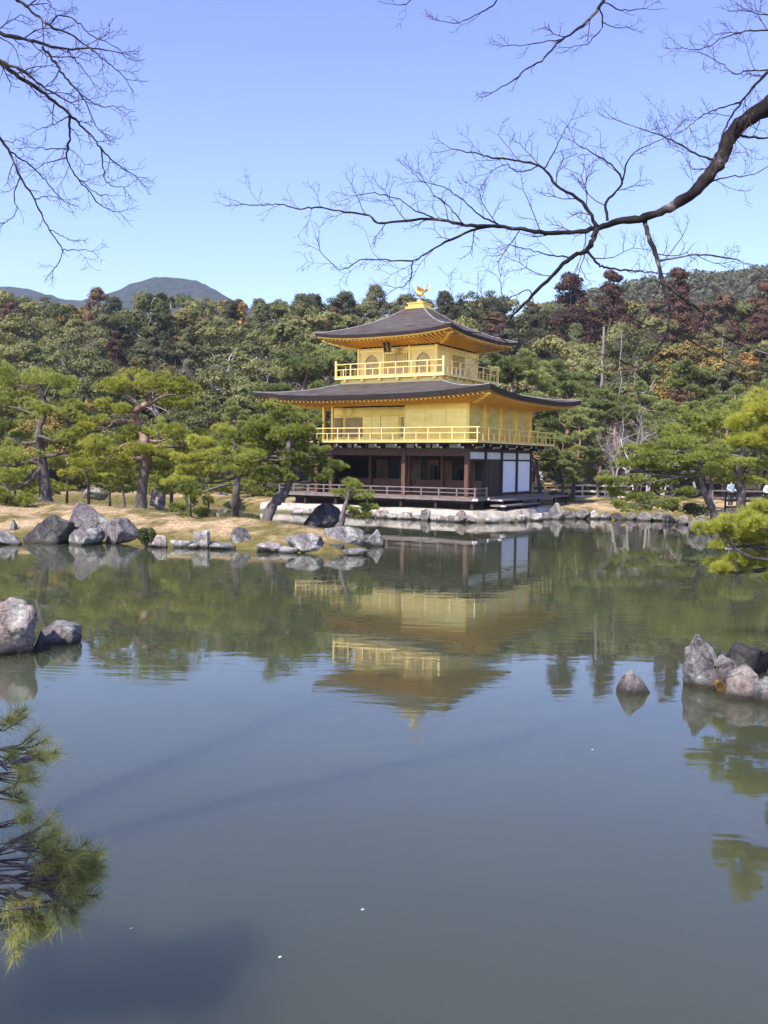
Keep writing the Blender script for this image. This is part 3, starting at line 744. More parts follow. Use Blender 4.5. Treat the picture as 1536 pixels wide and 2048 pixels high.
m_ = MB(); pb(m_, 4.1, 4.65, 1.04, 1.085, 4.35, 5.45)
for i in range(10): pb(m_, 4.1, 4.65, 1.02, 1.037, 4.36 + i * 0.11, 4.40 + i * .11)
part('lattice_shutter', m_, 'gold_lattice')
for i in range(4):
    a = 4.78 + i * 0.6
    m_ = MB(); pb(m_, a, a + 0.57, 1.05 + .02 * (i % 2), 1.095, 4.2, 5.5); part('sliding_door', m_, 'gold_panel')
m_ = MB(); pb(m_, 3.79, FW, 1.0, 1.095, 5.52, 5.64); part('recess_lintel', m_, 'gold')
for u in (8.55, FW): post(u, 0.06, 4.06, WT, 0.13, 'gold')
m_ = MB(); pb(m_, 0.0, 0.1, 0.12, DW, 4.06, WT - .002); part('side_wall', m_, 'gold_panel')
for k in range(5): post(0.0, min(max(k * BAY, 0.07), DW - .05), 4.06, WT, 0.14, 'gold')
m_ = MB(); pb(m_, 0.1, FW, DW - 0.1, DW, 4.06, WT - .002); pb(m_, FW - .1, FW, 1.2, DW - .1, 4.06, WT - .003); part('far_wall', m_, 'gold_panel')
m_ = MB(); pb(m_, -0.05, FW + .05, -0.05, 0.10, WT, WT + .12); pb(m_, -0.06, 0.1, 0.10, DW + .05, WT, WT + .118); part('wall_plate', m_, 'gold')

# --- curved roofs
def roof(name, eu0, eu1, ev0, ev1, ze, tu0, tu1, tv0, tv1, zt, lift, thick, wall, zw, curve, trims, liftpow=3.0):
    """four curved slopes from the eave rectangle to the top rectangle; wall = rectangle the soffit runs to"""
    NS, NT = 48, 20
    EC = [(eu0, ev0), (eu1, ev0), (eu1, ev1), (eu0, ev1)]; TC = [(tu0, tv0), (tu1, tv0), (tu1, tv1), (tu0, tv1)]
    WC = [(wall[0], wall[2]), (wall[1], wall[2]), (wall[1], wall[3]), (wall[0], wall[3])]
    def ep(a, b, s): return (a[0] + (b[0] - a[0]) * s, a[1] + (b[1] - a[1]) * s)
    def flare(s): return abs(2 * s - 1) ** liftpow
    top, under, edge, trim, soff, raf = MB(), MB(), MB(), MB(), MB(), MB()
    S, Tt = np.linspace(0, 1, NS), np.linspace(0, 1, NT)
    for q in range(4):
        a, b, c, d = EC[q], EC[(q + 1) % 4], TC[q], TC[(q + 1) % 4]
        wa, wb = WC[q], WC[(q + 1) % 4]
        V = []
        for t in Tt:
            for s in S:
                e, p = ep(a, b, s), ep(c, d, s)
                z = ze + (zt - ze) * (curve * t + (1 - curve) * t ** 2.3) + lift * flare(s) * (1 - t) ** 2.2
                V.append((-(e[0] + (p[0] - e[0]) * t), e[1] + (p[1] - e[1]) * t, z))
        I = np.arange(NS * NT).reshape(NT, NS)
        f = np.stack((I[:-1, :-1], I[1:, :-1], I[1:, 1:], I[:-1, 1:]), -1).reshape(-1, 4)
        top.add(V, f)
        # fascia strips: thick bark edge, then trim, then soffit back to the wall
        inn = lambda e, k: (e[0] + ((wa[0] + wb[0] + wa[0] * 0) / 2 - e[0]) * 0, e[1])
        def strip(mbd, z0, i0, z1, i1):
            Vv = []
            for zz, k in ((z0, i0), (z1, i1)):
                for s in S:
                    e, w_ = ep(a, b, s), ep(wa, wb, s)
                    zl = lift * flare(s)
                    Vv.append((-(e[0] + (w_[0] - e[0]) * k), e[1] + (w_[1] - e[1]) * k, zz + zl * (1 - k)))
            Ii = np.arange(2 * NS).reshape(2, NS)
            mbd.add(Vv, np.stack((Ii[0, :-1], Ii[0, 1:], Ii[1, 1:], Ii[1, :-1]), -1))
        z = ze
        strip(edge, z, 0, z - thick, 0.015)
        strip(edge, z - thick, 0.015, z - thick - .002, 0.05)
        zz = z - thick - .002
        strip(trim, zz, 0.05, zz - trims, 0.055); strip(trim, zz - trims, 0.055, zz - trims - .002, 0.09)
        z2 = zz - trims - .002
        strip(soff, z2, 0.09, zw, 1.0)
        # rafters in a double row
        L = math.hypot(b[0] - a[0], b[1] - a[1]); n = int(L / 0.26)
        for i in range(1, n):
            s = i / n
            e, w_ = ep(a, b, s), ep(wa, wb, s); zl = lift * flare(s)
            fix = (1 if q % 2 == 0 else 0)
            def pt(k, dz):
                x = e[0] + ((e[0] if fix else w_[0]) - e[0]) * k; y = e[1] + ((w_[1] if fix else e[1]) - e[1]) * k
                # keep inside the hip
                return (-x, y, z2 + (zw - z2) * (k - .09) / .91 + zl * (1 - k) + dz)
            lim = 1.0
            dd = min(abs(s * L), abs((1 - s) * L)); ov = abs((w_[1] - e[1]) if fix else (w_[0] - e[0]))
            lim = min(1.0, dd / max(ov, .01))
            if lim > 0.2: raf.obox(pt(0.10, -0.035), pt(0.10 + .88 * (lim - .1), -0.035), 0.075, 0.085)
    rf = part(name, top, 'bark_roof', smooth=True)
    part('roof_edge', edge, 'roof_edge', rf); part('eave_trim', trim, 'copper_trim' if trims < .05 else 'gold', rf)
    part('soffit', soff, 'gold', rf, True); part('rafters', raf, 'gold', rf)
    # hip ridges
    for q in range(4):
        e, p = EC[q], TC[q]; P = []
        for t in np.linspace(0.0, 1, 18):
            z = ze + (zt - ze) * (curve * t + (1 - curve) * t ** 2.3) + lift * (1 - t) ** 2.2
            P.append((-(e[0] + (p[0] - e[0]) * t), e[1] + (p[1] - e[1]) * t, z + .0))
        m_ = MB(); m_.tube(P, 0.035, 6); part('hip_ridge', m_, 'roof_ridge', rf, True)
    return rf

UC, VC = 5.425, 4.381
EU1 = FW + 2.314 + 0.95
roof('lower_roof', -2.314, EU1, -2.314, DW + 2.314, 6.46, UC - 3.35, UC + 3.35, VC - 3.35, VC + 3.35, 7.36, 0.34, 0.24, (0.0, FW, 0.0, DW), 6.1, 0.72, 0.04)

# --- third floor
S3, E3 = 2.543, 3.482
m_ = MB(); pb(m_, UC - 3.30, UC + 3.30, VC - 3.30, VC + 3.30, 7.0, 7.62); part('balcony_base', m_, 'gold_lit')
m_ = MB(); pb(m_, UC - E3 - .07, UC + E3 + .07, VC - E3 - .07, VC + E3 + .07, 7.622, 7.73); part('balcony_floor', m_, 'gold_lit')
m_ = MB()
for i in range(6):
    a = -2.9 + i * 1.16
    for (du, dv) in ((a, -3.36), (-3.36, a)): pb(m_, UC + du - .1, UC + du + .1, VC + dv - .1, VC + dv + .1, 7.5, 7.62)
part('balcony_bracket', m_, 'gold')
railing('balcony_railing', UC - E3, UC + E3, VC - E3, VC + E3, 7.73, 8.50, 0.98, 0.05, True, 0.17)
W3 = 9.42
m_ = MB(); pb(m_, UC - S3, UC + S3, VC - S3, VC + S3, 7.73, W3); part('upper_wall', m_, 'gold_lit')
for du in (-S3, -S3 / 3, S3 / 3, S3):
    post(UC + du, VC - S3, 7.73, W3 + .02, 0.13, 'gold', 'upper_post'); post(UC + du, VC + S3, 7.73, W3 + .02, 0.13, 'gold', 'upper_post')
for dv in (-S3 / 3, S3 / 3):
    post(UC - S3, VC + dv, 7.73, W3 + .02, 0.13, 'gold', 'upper_post'); post(UC + S3, VC + dv, 7.73, W3 + .02, 0.13, 'gold', 'upper_post')
m_ = MB(); pb(m_, UC - S3 + .07, UC + S3 - .07, VC - S3 - .04, VC - S3 - .002, 9.2, 9.32); pb(m_, UC - S3 - .04, UC - S3 - .002, VC - S3 + .07, VC + S3 - .07, 9.2, 9.32); part('upper_lintel', m_, 'gold')

def bell_window(du):
    """bell-shaped window: cusped frame round a latticed panel"""
    w, z0, z1 = 0.40, 7.86, 9.0
    prof = [(w * 1.12, z0), (w * 0.98, z0 + 0.45), (w * 1.0, z0 + 0.66), (w * 0.86, z0 + 0.88), (w * 0.55, z0 + 1.04), (w * 0.25, z0 + 1.10), (0, z1 + 0.04)]
    pts = [(x, z) for x, z in prof] + [(-x, z) for x, z in prof[-2::-1]]
    v0 = VC - S3
    fr = MB()
    for (x0, za), (x1, zb) in zip(pts[:-1], pts[1:]): fr.obox((-(UC + du) - x0, v0 - .03, za), (-(UC + du) - x1, v0 - .03, zb), 0.06, 0.055)
    fr.obox((-(UC + du) - w * 1.15, v0 - .03, z0), (-(UC + du) + w * 1.15, v0 - .03, z0), .06, .055)
    f = part('bell_window', fr, 'gold_dark')
    pm = MB(); n = len(pts)
    V = [(-(UC + du) - x, v0 - .012, z) for x, z in pts] + [(-(UC + du), v0 - .012, z0 + .4)]
    pm.add(V, [(i, i + 1, n) for i in range(n - 1)] + [(n - 1, 0, n)])
    p_ = part('lattice_pane', pm, 'gold_lattice', f)
    lm = MB()
    for i in range(7):
        x = -w * .85 + i * w * .283; zt = z0 + 1.08 - 0.55 * (abs(x) / w) ** 2
        lm.obox((-(UC + du) - x, v0 - .02, z0 + .02), (-(UC + du) - x, v0 - .02, zt), .02, .014)
    part('lattice', lm, 'gold_panel', f)
bell_window(S3 * 0.667); bell_window(-S3 * 0.667)
def lattice_door(side):
    m_, l_ = MB(), MB(); h = S3 / 3 - .1
    for i in range(2):
        a, b = -h + i * h + .02, -h + (i + 1) * h - .02
        def bx2(mm, x0, x1, off, z0, z1):
            if side == 'front': pb(mm, UC + x0, UC + x1, VC - S3 - off - .03, VC - S3 - off, z0, z1)
            else: pb(mm, UC - S3 - off - .03, UC - S3 - off, VC + x0, VC + x1, z0, z1)
        bx2(m_, a, b, .004, 7.8, 9.1)
        for k in range(7): bx2(l_, a + .04 + k * (b - a - .1) / 6, a + .065 + k * (b - a - .1) / 6, .036, 8.35, 9.06)
        for z in (7.84, 8.3, 9.06): bx2(l_, a, b, .036, z, z + .05)
        d = part('lattice_door', m_, 'gold_lattice'); q_ = part('lattice', l_, 'gold', d); m_, l_ = MB(), MB()
lattice_door('front'); lattice_door('side')
roof('upper_roof', UC - 4.375, UC + 4.375, VC - 4.375, VC + 4.375, 9.97, UC - 0.55, UC + 0.55, VC - 0.55, VC + 0.55, 11.9, 0.27, 0.18, (UC - S3, UC + S3, VC - S3, VC + S3), 9.5, 0.62, 0.065)
# name board
pl = MB(); pu, pv = UC + 0.18, VC - S3 - 0.75
c = Vector((-pu, pv, 9.38)); up = Vector((0.06, -0.32, 1)).normalized(); rt = Vector((1, 0.05, 0)).normalized(); nr = rt.cross(up).normalized()
def slab(mbd, o, hw, hh, t):
    v = [tuple(o + rt * a * hw + up * b * hh + nr * k) for k in (0, t) for b in (-1, 1) for a in (-1, 1)]
    mbd.add(v, [(0, 2, 3, 1), (4, 5, 7, 6), (0, 1, 5, 4), (2, 6, 7, 3), (0, 4, 6, 2), (1, 3, 7, 5)])
slab(pl, c, 0.20, 0.29, 0.05); plq = part('name_board', pl, 'black_lacquer')
fr = MB()
for (dx, dz, hw, hh) in ((-.21, 0, .025, .315), (.21, 0, .025, .315), (0, .3, .19, .022), (0, -.3, .19, .022)): slab(fr, c + rt * dx + up * dz - nr * .01, hw, hh, .08)
part('board_frame', fr, 'copper_trim', plq)
try:
    tc_ = bpy.data.curves.new('lettering', 'FONT'); tc_.body = '\u7a76\n\u7adf\n\u9802'; tc_.size = 0.2; tc_.align_x = 'CENTER'; tc_.align_y = 'CENTER'; tc_.extrude = 0.006
    tc_.space_line = 0.9
    to = bpy.data.objects.new('lettering_curve', tc_); COL.objects.link(to)
    bpy.context.view_layer.update()
    me_ = bpy.data.meshes.new_from_object(to.evaluated_get(bpy.context.evaluated_depsgraph_get()))
    bpy.data.objects.remove(to)
    lo = bpy.data.objects.new('lettering', me_); COL.objects.link(lo); lo.parent = plq
    me_.materials.clear(); me_.materials.append(M['gold'])
    Mx = Matrix.Identity(4)
    for r_, vec in enumerate((rt, up, nr)):
        for k_ in range(3): Mx[k_][r_] = vec[k_]
    o_ = c + nr * .062
    for k_ in range(3): Mx[k_][3] = o_[k_]
    lo.matrix_local = Mx
except Exception as ex:
    print('no lettering', ex)
# finial and bird
m_ = MB(); pb(m_, UC - .62, UC + .62, VC - .62, VC + .62, 11.86, 11.99); pb(m_, UC - .5, UC + .5, VC - .5, VC + .5, 11.99, 12.16); pb(m_, UC - .56, UC + .56, VC - .56, VC + .56, 12.16, 12.22); fb = part('finial_base', m_, 'gold')
m_ = MB()
m_.tube([(-UC, VC, 12.2), (-UC, VC, 12.3), (-UC, VC, 12.38), (-UC, VC, 12.45)], [0.22, 0.16, 0.2, 0.1], 10); part('lotus_stand', m_, 'gold', fb, True)
BX, BY, BZ = -UC, VC, 12.45
m_ = MB()
m_.tube(smooth_path([(BX + .20, BY + .12, BZ + .36), (BX + .08, BY + .05, BZ + .33), (BX - .06, BY - .04, BZ + .36), (BX - .17, BY - .1, BZ + .5), (BX - .18, BY - .11, BZ + .66), (BX - .24, BY - .14, BZ + .74), (BX - .33, BY - .19, BZ + .71)], 4),
        smooth_path([(.04, 0, 0), (.12, 0, 0), (.13, 0, 0), (.075, 0, 0), (.05, 0, 0), (.055, 0, 0), (.01, 0, 0)], 4)[:, 0], 9)
ph = part('phoenix_statue', m_, 'gold_lit', PAV, True)
for s in (-1, 1):
    m_ = MB(); m_.tube([(BX + .03 * s, BY, BZ + .3), (BX + .03 * s, BY + .02, BZ + .15), (BX + .03 * s, BY, BZ)], [.03, .018, .022], 5); part('leg', m_, 'gold', ph)
    m_ = MB()
    for k in range(7):
        t = k / 6; a = Vector((BX - .08 + .18 * t, BY - .05 + .1 * t, BZ + .4)); b = a + Vector((.04 + .22 * t, .16 * s + .10 * t, .36 - .22 * t))
        m_.obox(a, b, .06, .014)
    part('wing', m_, 'gold', ph)
m_ = MB()
for k in range(5):
    P = smooth_path([(BX + .15, BY + .1, BZ + .37), (BX + .35, BY + .2 + .05 * (k - 2), BZ + .55), (BX + .45, BY + .26 + .09 * (k - 2), BZ + .78), (BX + .38 + .03 * k, BY + .24 + .12 * (k - 2), BZ + .95 - .04 * abs(k - 2))], 4)
    m_.tube(P, np.linspace(.026, .012, len(P)), 5)
part('tail', m_, 'gold', ph)

# ------------------------------------------------------------------ pale terrace in front of the pavilion
def prism(name, poly, z0, z1, mat, jag=0.0, seed=0):
    rg = random.Random(seed); P = []
    for (ax, ay), (bx_, by_) in zip(poly, poly[1:] + poly[:1]):
        L = math.hypot(bx_ - ax, by_ - ay); n = max(1, int(L / 0.5)) if jag else 1
        for i in range(n):
            P.append((ax + (bx_ - ax) * i / n + rg.uniform(-jag, jag), ay + (by_ - ay) * i / n + rg.uniform(-jag, jag)))
    bm = bmesh.new()
    vs = [bm.verts.new((x, y, z1 + rg.uniform(-jag, jag) * .3)) for x, y in P]
    f = bm.faces.new(vs)
    r = bmesh.ops.extrude_face_region(bm, geom=[f])
    for v in r['geom']:
        if isinstance(v, bmesh.types.BMVert):
            v.co.z = z0; v.co.y -= 1.0 * (1 if jag else 0)
    bmesh.ops.triangulate(bm, faces=bm.faces[:]); bmesh.ops.recalc_face_normals(bm, faces=bm.faces[:])
    me = bpy.data.meshes.new(name); bm.to_mesh(me); bm.free(); me.materials.append(mat)
    o = bpy.data.objects.new(name, me); COL.objects.link(o); return o
front = [tuple(p[:2]) for p in PONDFAR]
court = [front[0], front[1], front[2], front[3], front[4], front[5], tuple(atZ(1100, 1036)[:2]), tuple(atZ(1190, 1031)[:2]), tuple(atZ(1225, 1010, .56)[:2]), tuple(atZ(1195, 1001, .56)[:2]), tuple(atZ(1110, 996, .56)[:2]), uv2xy(-3.0, 13), uv2xy(5, 11), uv2xy(13.0, 9)]
court = [(x, y + 0.45 if i < 8 else y) for i, (x, y) in enumerate(court)]
tag(prism('sand_terrace', court, -0.35, 0.52, M['sand'], 0.12, 4), kind='structure')

# ------------------------------------------------------------------ rocks
def rock(px, py, wpx, hpx, seed, label, mat='rock', z=0.0, group='boulders along the pond edge', cuts=9, lean=0.0, depth=0.8, peak=0.0, box=0.0, name='boulder', rot=None, bank=None):
    rg = random.Random(seed)
    c = atZ(px, py, z)
    if bank is not None:        # stone set along the terrace edge: find the spot on the line v = bank
        us = np.linspace(-2, 14, 400); q_ = np.array([uv2xy(u, bank) for u in us])
        i = int(np.argmin(np.abs(768 + F_PX * q_[:, 0] / q_[:, 1] - px - 2))); c = np.array((q_[i, 0], q_[i, 1], 0.0))
    D = c[1]; S = D / F_PX
    w, h = wpx * S, hpx * S
    bm = bmesh.new(); bmesh.ops.create_icosphere(bm, subdivisions=4, radius=1.0)
    pl = []
    for _ in range(cuts):
        d = Vector((rg.gauss(0, 1), rg.gauss(0, 1), rg.gauss(0, .8) + .1)).normalized(); pl.append((d, rg.uniform(0.46, 0.82)))
    sd = Vector((seed * 3.7, seed * 1.3, seed * 0.7))
    for v in bm.verts:
        p = v.co.copy()
        if box: p = p * (1 - box) + Vector([max(-.62, min(.62, x)) for x in p]) * 1.45 * box
        for d, o in pl:
            k = p.dot(d) - o
            if k > 0: p -= d * k * 0.97
        p *= 1 + 0.13 * mnoise.noise(p * 1.6 + sd) + 0.10 * mnoise.noise(p * 3.4 + sd) + 0.06 * mnoise.noise(p * 8 + sd) + 0.03 * mnoise.noise(p * 17 + sd)
        v.co = p
    zs = [v.co.z for v in bm.verts]; xs_ = [v.co.x for v in bm.verts]; ysr = [v.co.y for v in bm.verts]
    zt, zb = max(zs), min(zs); cut = zb + (zt - zb) * 0.32
    for v in bm.verts:
        t = (v.co.z - cut) / (zt - cut)
        x = (v.co.x - (max(xs_) + min(xs_)) / 2) / (max(xs_) - min(xs_)) * w
        if peak: x *= 1 - peak * max(0, t) ** 1.2
        v.co = Vector((x + lean * w * max(t, 0), v.co.y / (max(ysr) - min(ysr)) * w * depth * (1 - 0.5 * peak * max(0, t)), t * h))
    me = bpy.data.meshes.new(name); bm.to_mesh(me); bm.free(); me.materials.append(M[mat])
    for p in me.polygons: p.use_smooth = True
    o = bpy.data.objects.new(name, me); COL.objects.link(o)
    o.location = (c[0], c[1] + w * depth * 0.35, z); 
    return tag(o, label, 'rock', group)

G1 = 'boulders along the island shore'
rock(88, 1087, 108, 58, 11, 'dark shaded boulder on the island shore against a big grey one', 'rock_dark', group=G1)  # shade on its near side is put into the dark rock colour
rock(12, 1090, 56, 30, 12, 'low pale speckled rock at the water beside a shaded boulder', 'rock', group=G1)
rock(25, 1066, 17, 28, 13, 'small upright grey stone standing on a mound behind a shaded boulder', 'rock', z=0.25, group=G1, peak=.4)
rock(172, 1083, 104, 80, 14, 'largest grey purple boulder on the island with a rounded top', 'rock_purple', group=G1)
rock(238, 1088, 80, 52, 15, 'wide flat topped purple boulder leaning on the largest one', 'rock_purple', group=G1, box=.5)
rock(165, 1090, 74, 34, 16, 'lichen covered rock at the water under the largest boulder', 'rock', group=G1)
rock(317, 1095, 36, 25, 17, 'small squarish pinkish stone at the water next to a green shrub', 'rock_pink', group=G1, box=.7)
rock(360, 1095, 46, 15, 18, 'low flat pale stone between two square stones', 'rock_pale', group=G1)
rock(401, 1096, 35, 36, 19, 'square upright pale stone at the island water edge', 'rock_pale', group=G1, box=.85, cuts=3)
rock(446, 1099, 64, 14, 20, 'long low stone with moss behind it at the water', 'rock', group=G1)
rock(488, 1095, 46, 42, 21, 'tilted grey slab leaning out over the water', 'rock', group=G1, lean=-.45, box=.5, cuts=5)
rock(541, 1104, 66, 18, 22, 'flat pinkish stone lying in the shallows of the island', 'rock_pink', group=G1)
rock(612, 1106, 88, 38, 23, 'pale lichen boulder at the island tip beside a larger smooth one', 'rock', group=G1)
rock(687, 1098, 88, 44, 24, 'big smooth grey boulder at the tip of the island', 'rock', group=G1)
rock(745, 1093, 48, 34, 25, 'outermost boulder off the tip of the island', 'rock', group=G1)
rock(712, 1111, 54, 14, 26, 'low wet stone in front of the big smooth island boulder', 'rock', group=G1)
rock(672, 1106, 34, 18, 27, 'brown mossy stone tucked under the big smooth boulder', 'rock_dark', group=G1)
rock(645, 1052, 82, 46, 28, 'large slanted rock dark with tree shade behind the small leaning pine', 'rock_dark', z=0.42, group=G1, lean=.12, peak=.35)  # the tree shade lying on it is painted in by the dark colour
rock(300, 1094, 24, 12, 29, 'little stone between the flat topped boulder and the square stones', 'rock', group=G1)
rock(385, 1097, 22, 10, 30, 'tiny pale stone against the foot of the square upright stone', 'rock_pale', group=G1)
rock(575, 1106, 40, 13, 31, 'low pale stone in the shallows before the island tip', 'rock_pale', group=G1)
rock(190, 990, 56, 26, 32, 'flat orange brown rock on the island behind the thin pine', 'rock_pink', z=0.75, group=G1)
rock(312, 1006, 32, 32, 33, 'pinkish rock behind the leaning thick pine trunk', 'rock_pink', z=0.75, group=G1)
G2 = 'stones edging the bank in front of the pavilion'
rock(850, 1037, 21, 24, 41, 'upright grey stone set in the pale bank under the veranda', 'rock', group=G2, bank=-2.2, box=.6, cuts=3)
rock(920, 1041, 36, 26, 42, 'rounded pink boulder in the pale bank near the veranda corner', 'rock_pink', group=G2, bank=-2.2)
rock(738, 1032, 24, 15, 43, 'small grey stone in the bank beside the leaning island pine', 'rock', group=G2, bank=-2.2)
rock(592, 1025, 30, 15, 44, 'first pale stone of the bank seen past the thick curved trunk', 'rock_pale', group=G2, bank=-2.2)
rock(636, 1027, 42, 17, 45, 'broad pinkish stone of the bank above the shaded rock', 'rock_pink', group=G2, bank=-2.2)
rock(690, 1030, 26, 15, 46, 'pale stone of the bank behind the small leaning pine', 'rock_pale', group=G2, bank=-2.2)
rock(785, 1034, 30, 12, 47, 'low white stone under the middle veranda post', 'rock_pale', group=G2, bank=-2.2)
rock(884, 1039, 28, 12, 48, 'low pale stone between the grey and the pink bank stones', 'rock_pale', group=G2, bank=-2.2)
rock(958, 1040, 30, 14, 49, 'flat pale stone at the corner of the terrace', 'rock_pale', group=G2)
rock(1045, 1044, 22, 15, 50, 'white rounded stone standing in the water off the terrace', 'rock_pale', group=G2)
rock(1076, 1042, 26, 16, 51, 'pale speckled stone in the water next to the white one', 'rock_pale', group=G2)
rock(1113, 1039, 36, 34, 52, 'tall pale grey boulder where the terrace ends', 'rock', group=G2, peak=.3)
for i, (x, w, h, mt, lb) in enumerate([(612, 26, 12, 'rock_pale', 'low cream stone of the bank seen beside the curved trunk'), (664, 30, 14, 'rock_pale', 'cream stone of the bank above the slanted shaded rock'), (712, 34, 13, 'rock_pale', 'long cream stone of the bank by the leaning pine'), (762, 28, 16, 'rock_pink', 'rosy stone of the bank right of the small leaning pine'),
    (808, 34, 15, 'rock_pale', 'cream block of the bank under the tall middle post'), (832, 22, 11, 'rock_pale', 'small cream stone against the upright grey one'), (868, 22, 13, 'rock_pale', 'small pale stone just past the upright grey one'), (900, 24, 13, 'rock', 'little grey stone touching the rounded pink boulder'), (942, 24, 15, 'rock_pink', 'rosy stone just past the rounded pink boulder')]):
    rock(x, 1030, w, h, 110 + i, lb, mt, group=G2, bank=-2.1, box=.4)
for i, (x, y, w, h, mt, lb) in enumerate([(985, 1046, 34, 10, 'rock_pale', 'flat slab at the water line of the terrace corner'), (1018, 1045, 30, 9, 'rock', 'low grey slab at the terrace foot'), (1062, 1040, 36, 10, 'rock', 'long grey kerb stone behind the white water stones'), (1095, 1039, 24, 14, 'rock', 'grey stone leaning on the tall terrace boulder')]):
    rock(x, y, w, h, 130 + i, lb, mt, group=G2, box=.4)
G3 = 'stones edging the bank under the spreading pines'
for i, (x, y, w, h, mt, lb) in enumerate([
    (1141, 1038, 26, 18, 'rock', 'round grey stone close beside the tall terrace boulder'), (1166, 1038, 34, 20, 'rock_purple', 'wide purple grey stone below the white sand'),
    (1191, 1038, 24, 18, 'rock_pale', 'pale stone below the white sand next to a purple one'), (1213, 1038, 26, 15, 'rock', 'grey stone where the sand meets pine needles'),
    (1238, 1040, 26, 15, 'rock_dark', 'dark stone under the lowest pine bough'), (1263, 1040, 26, 15, 'rock', 'lichen stone under the lowest pine bough'),
    (1290, 1042, 30, 18, 'rock_purple', 'reddish stone in the middle of the bank edging'), (1316, 1042, 26, 17, 'rock', 'grey stone beside the reddish edging stone'),
    (1341, 1044, 28, 18, 'rock', 'pale grey edging stone before the leaning trunk'), (1367, 1049, 30, 19, 'rock_purple', 'dull purple edging stone before the leaning trunk'),
    (1405, 1067, 54, 36, 'rock', 'large pale boulder on the bank by the yellow green bough')]):
    rock(x, y, w, h, 60 + i, lb, mt, group=G3)
G4 = 'stones on the far shore behind the island'
for i, (x, y, w, h, mt, lb) in enumerate([(445, 1004, 28, 24, 'rock', 'rounded grey stone at the far shore between two pine trunks'), (503, 1004, 14, 22, 'rock', 'narrow upright stone at the far shore'),
    (420, 1002, 22, 12, 'rock_dark', 'dark low stone on the far shore by the slim trunk'), (530, 1004, 24, 13, 'rock', 'flat grey stone at the far shore by the thick curved trunk'), (475, 1004, 20, 12, 'rock_pale', 'pale stone at the far shore behind the grey trunk'), (556, 1008, 20, 12, 'rock_pale', 'pale stone where the far shore meets the terrace')]):
    rock(x, y, w, h, 80 + i, lb, mt, group=G4)
G5 = 'rocks rising from the near water'
rock(10, 1312, 104, 112, 91, 'tall pale pink boulder with lichen rising from the near water', 'rock_pink', group=G5, box=.55, cuts=5)
rock(112, 1290, 84, 47, 92, 'blocky purple rock with a black side in the near water', 'rock_purple', group=G5, box=.6, cuts=5)
rock(80, 1304, 34, 40, 93, 'black rock between the tall boulder and the blocky one', 'rock_dark', group=G5, peak=.3)  # whole stone in the dark rock tone
rock(1272, 1390, 66, 50, 94, 'small pointed grey rock standing alone in the open water', 'rock_purple', group=G5, peak=.55)
rock(1420, 1375, 96, 106, 95, 'tall leaning slab with a pale lichen face and pointed top', 'rock', group=G5, lean=-.3, peak=.5, cuts=7)
rock(1489, 1398, 76, 66, 96, 'pale pinkish boulder in front of the leaning slab', 'rock_pink', group=G5, cuts=6)
rock(1512, 1352, 96, 66, 97, 'dark jagged rock behind the pale pinkish boulder', 'rock_dark', group=G5)
rock(1534, 1406, 44, 56, 98, 'grey rock cut by the picture edge beside the pale boulder', 'rock', group=G5)
rock(1442, 1382, 26, 22, 99, 'small orange mossy stone at the foot of the leaning slab', 'rock_moss', group=G5)
rock(1458, 1378, 64, 66, 101, 'purple block wedged between the leaning slab and the pale boulder', 'rock_purple', group=G5, box=.4, cuts=6, lean=-.15)
rock(1462, 1340, 60, 34, 100, 'low dark stone joining the slab and the jagged rock', 'rock_dark', group=G5)

# floating leaves
for i, (x, y, lb) in enumerate([(1185, 1500, 'tiny white petal floating on the open pond below the small pointed rock'), (262, 1858, 'tiny white petal floating in the dark shaded water'), (725, 1820, 'tiny pale petal floating in the nearest middle water'), (560, 1915, 'tiny pale petal floating closest to the viewer')]):
    c = atZ(x, y, 0); m_ = MB(); s = 0.011
    m_.add([(-s, 0, .001), (0, -s * .6, .002), (s, 0, .006), (0, s * .6, .002), (-s, 0, .004), (0, -s * .6, .006), (s, 0, .009), (0, s * .6, .006)], [(0, 1, 2, 3), (7, 6, 5, 4), (0, 4, 5, 1), (1, 5, 6, 2), (2, 6, 7, 3), (3, 7, 4, 0)])
    o = m_.build('petal', M['white_paint']); o.location = c; tag(o, lb, 'petal', 'petals on the water')

# ------------------------------------------------------------------ pruned pines on the island
GI = 'pruned pines on the island'
garden_pine([(92, 1004), (88, 955), (82, 905), (78, 860), (90, 815), (80, 770)], 0.30, 0.09,
    [(10, 755, 45, 18), (70, 765, 50, 18), (125, 772, 45, 16), (25, 805, 55, 18), (95, 822, 55, 18), (150, 815, 35, 15), (15, 862, 45, 18), (70, 880, 45, 16), (130, 875, 45, 16), (30, 920, 50, 18), (150, 905, 35, 14), (5, 960, 50, 18), (45, 972, 35, 14), (10, 1010, 40, 12), (-40, 800, 50, 25), (-50, 900, 50, 25)], 42.5, 'thick straight trunked pine on the island with purple roots', 1, group=GI)
garden_pine([(281, 1008), (286, 960), (294, 925), (288, 880), (276, 850), (272, 825), (285, 812), (303, 806)], 0.25, 0.11,
    [(240, 775, 48, 14), (300, 768, 60, 15), (362, 780, 40, 14), (215, 815, 45, 16), (352, 808, 50, 15), (180, 852, 50, 17), (262, 872, 60, 16), (340, 866, 50, 16), (395, 872, 40, 14), (205, 900, 60, 16), (290, 905, 50, 15), (350, 900, 40, 14), (172, 928, 40, 13), (240, 930, 50, 14), (320, 935, 40, 12)], 40.5, 'leaning pine with yellow green pads and a hooked pale bare top', 2, mat='pine_yellow', bark='bark_red', group=GI)
